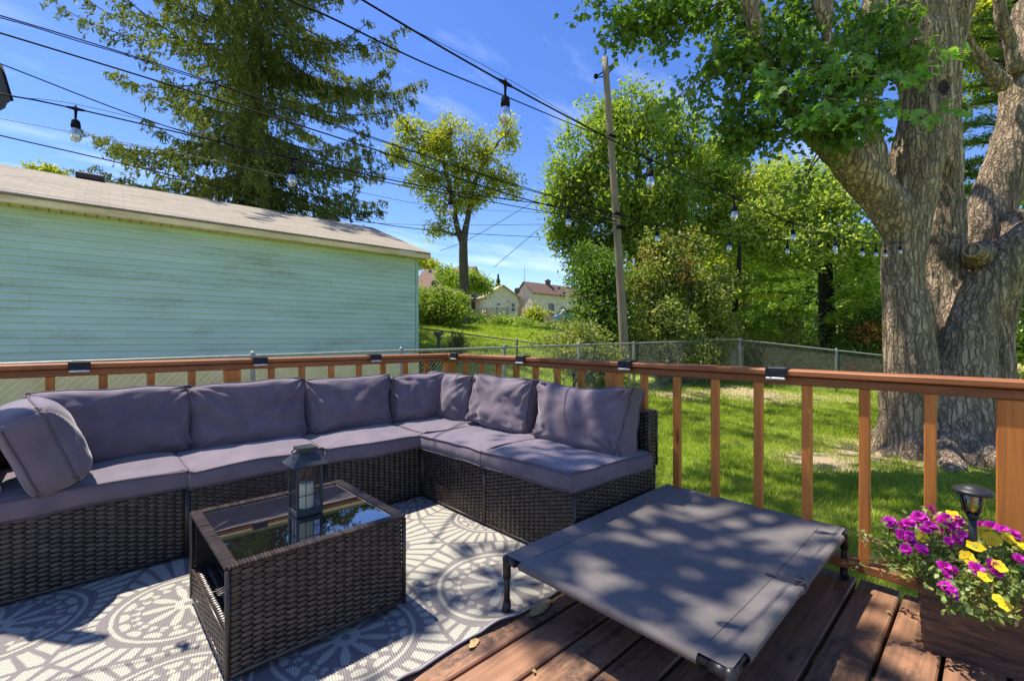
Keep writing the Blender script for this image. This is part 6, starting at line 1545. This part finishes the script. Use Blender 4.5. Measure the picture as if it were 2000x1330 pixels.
# leaves in view
LB = [(1160, 16, 6.2, 46, 18), (1215, 62, 6.2, 40, 34), (1255, 30, 6.2, 60, 34), (1310, 24, 6.0, 60, 40), (1370, 26, 6.0, 60, 44), (1296, 92, 6.2, 16, 24),
      (1450, 40, 6.1, 70, 60), (1402, 112, 5.9, 40, 34), (1374, 165, 5.9, 26, 30), (1336, 200, 6.0, 24, 16), (1300, 212, 6.0, 24, 8), (1470, 130, 5.8, 60, 56), (1452, 205, 5.8, 34, 40), (1440, 262, 5.9, 22, 34), (1424, 305, 6.0, 14, 22), (1392, 230, 5.9, 14, 30),
      (1530, 100, 5.9, 66, 80), (1526, 190, 5.7, 46, 46), (1490, 255, 5.9, 18, 28), (1600, 140, 5.6, 70, 66), (1612, 222, 5.5, 56, 40), (1570, 50, 6.2, 60, 50), (1660, 50, 6.6, 60, 60), (1670, 170, 5.6, 56, 56), (1700, 90, 5.7, 40, 60), (1680, 225, 5.5, 50, 30), (1655, 268, 5.5, 30, 22), (1548, 262, 5.7, 26, 20),
      (1575, 345, 6.0, 26, 16), (1560, 375, 6.1, 22, 14), (1740, 40, 5.8, 34, 46), (1760, 130, 5.5, 34, 34)]
P_, w_, cs = blob_pts(LB, 440, 160, 0.55)
V, Fc = leaf_cloud(P_, 0.12, 18, 0.088, 161, maples, flatz=0.9, up=0.6, droop=1.2, origin=mo)
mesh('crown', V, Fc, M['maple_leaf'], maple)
r_ = np.random.default_rng(162)
nodes = np.concatenate([spline(np.array([at(x, y, d) for x, y, d, r in rows]), 40) for rows in STEMS[7:]] + [spline(np.array([at(x, y, d) for x, y, d, r in STEMS[0]]), 40)])
def limb(name, s_, c, tips, r0, r1, arch):
    mb = MB(); ln = np.linalg.norm(c - s_); mb.tube(spline([s_ - mo, (s_ + c) / 2 + [0, 0, arch * ln] - mo, c - mo], 12), np.linspace(r0, r1, 12), 6)
    for p_ in tips: mb.tube(spline([c - mo, (c + p_) / 2 + [0, 0, 0.03] - mo, p_ - mo], 5), np.linspace(r1 * 0.8, 0.002, 5), 4, cap=False)
    mb.build(name, M['bark_maple'], maple, True)
for k, c in enumerate(cs):
    s_ = nodes[np.argmin(np.linalg.norm(nodes - (c + [0, 0, 0.15]), axis=1))]; ln = np.linalg.norm(c - s_)
    limb('branch', s_, c, [p_ for p_, w in zip(P_, w_) if w == k and r_.random() < 0.5], 0.016 + 0.004 * ln, 0.006, 0.12)
# one near spray of larger leaves hanging in front of the main stem
r_ = np.random.default_rng(170)
for rows in ([(1600, 150, 5.0), (1700, 150, 4.85), (1790, 135, 4.8), (1870, 92, 4.8)], [(1600, 190, 5.0), (1700, 205, 4.8), (1790, 222, 4.75), (1872, 204, 4.75)], [(1540, 165, 5.0), (1600, 130, 4.9), (1680, 110, 4.85)], [(1545, 235, 5.0), (1590, 212, 4.9), (1650, 228, 4.85)], [(1470, 120, 5.1), (1510, 160, 5.0), (1500, 205, 5.0)]):
    q = np.repeat(spline(np.array([at(*p_) for p_ in rows]), 24)[2:], 2, 0); n = len(q)
    C = q + r_.normal(0, 1, (n, 3)) * [0.06, 0.06, 0.05] - [0, 0, 0.05]; N_ = unit(r_.normal(0, 0.45, (n, 3)) + [0, 0, 0.6] - FW * 0.7); T_ = unit(r_.normal(0, 0.5, (n, 3)) + [0, 0, -0.9] + RT * 0.3)
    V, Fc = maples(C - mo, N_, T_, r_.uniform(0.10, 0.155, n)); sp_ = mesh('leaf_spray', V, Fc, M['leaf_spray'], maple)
    mb = MB(); mb.tube(spline(np.array([at(*p_) for p_ in rows]) - mo, 16), np.linspace(0.008, 0.002, 16), 5); mb.build('twig', M['bark_maple'], sp_, True)
# unseen crown clumps added above the frame, placed to dapple the lawn and deck
UP = [(5.5, 2.2, 12.5, 2.0, 1.3), (8.2, 2.6, 12.6, 2.0, 1.3), (2.6, 3.4, 12.8, 2.2, 1.4), (6, 6.0, 13.6, 2.4, 1.5), (0.4, 3.2, 12.0, 1.8, 1.0), (-0.4, 5.0, 12.5, 1.6, 0.9), (3.4, 6.4, 13.4, 2.0, 1.2)]
UPD = [(-1.75, 0.75, 8.0, 0.95, 0.4), (-1.15, 0.95, 8.3, 0.8, 0.4), (-2.1, 1.25, 8.4, 0.75, 0.4), (-1.1, 1.7, 8.6, 0.8, 0.4), (0.2, 0.9, 8.4, 0.8, 0.45), (0.3, 1.6, 8.8, 0.9, 0.4)]
P_, w_, cs = blob_pts(UP, 190, 180, 0.5, True)
V, Fc = leaf_cloud(P_, 0.27, 13, 0.19, 181, maples, flatz=0.6, origin=mo); mesh('unseen_upper_crown', V, Fc, M['maple_leaf'], maple)
Pd, w_, cd_ = blob_pts(UPD, 100, 190, 0.6, True)
V, Fc = leaf_cloud(Pd, 0.20, 11, 0.15, 191, maples, flatz=0.5, origin=mo); mesh('unseen_dapple_crown', V, Fc, M['maple_leaf'], maple)
cs = np.concatenate([cs, cd_])
fork = [at(1745, -260, 6.2), at(1930, -300, 6.4), at(1570, -240, 5.8), at(1700, -240, 6.3)]
for c in cs:
    s_ = fork[int(np.argmin([np.linalg.norm(c[:2] - f[:2]) for f in fork]))]
    limb('branch', s_, c, [], 0.12, 0.025, 0.10)  # limbs reaching out to the added clumps
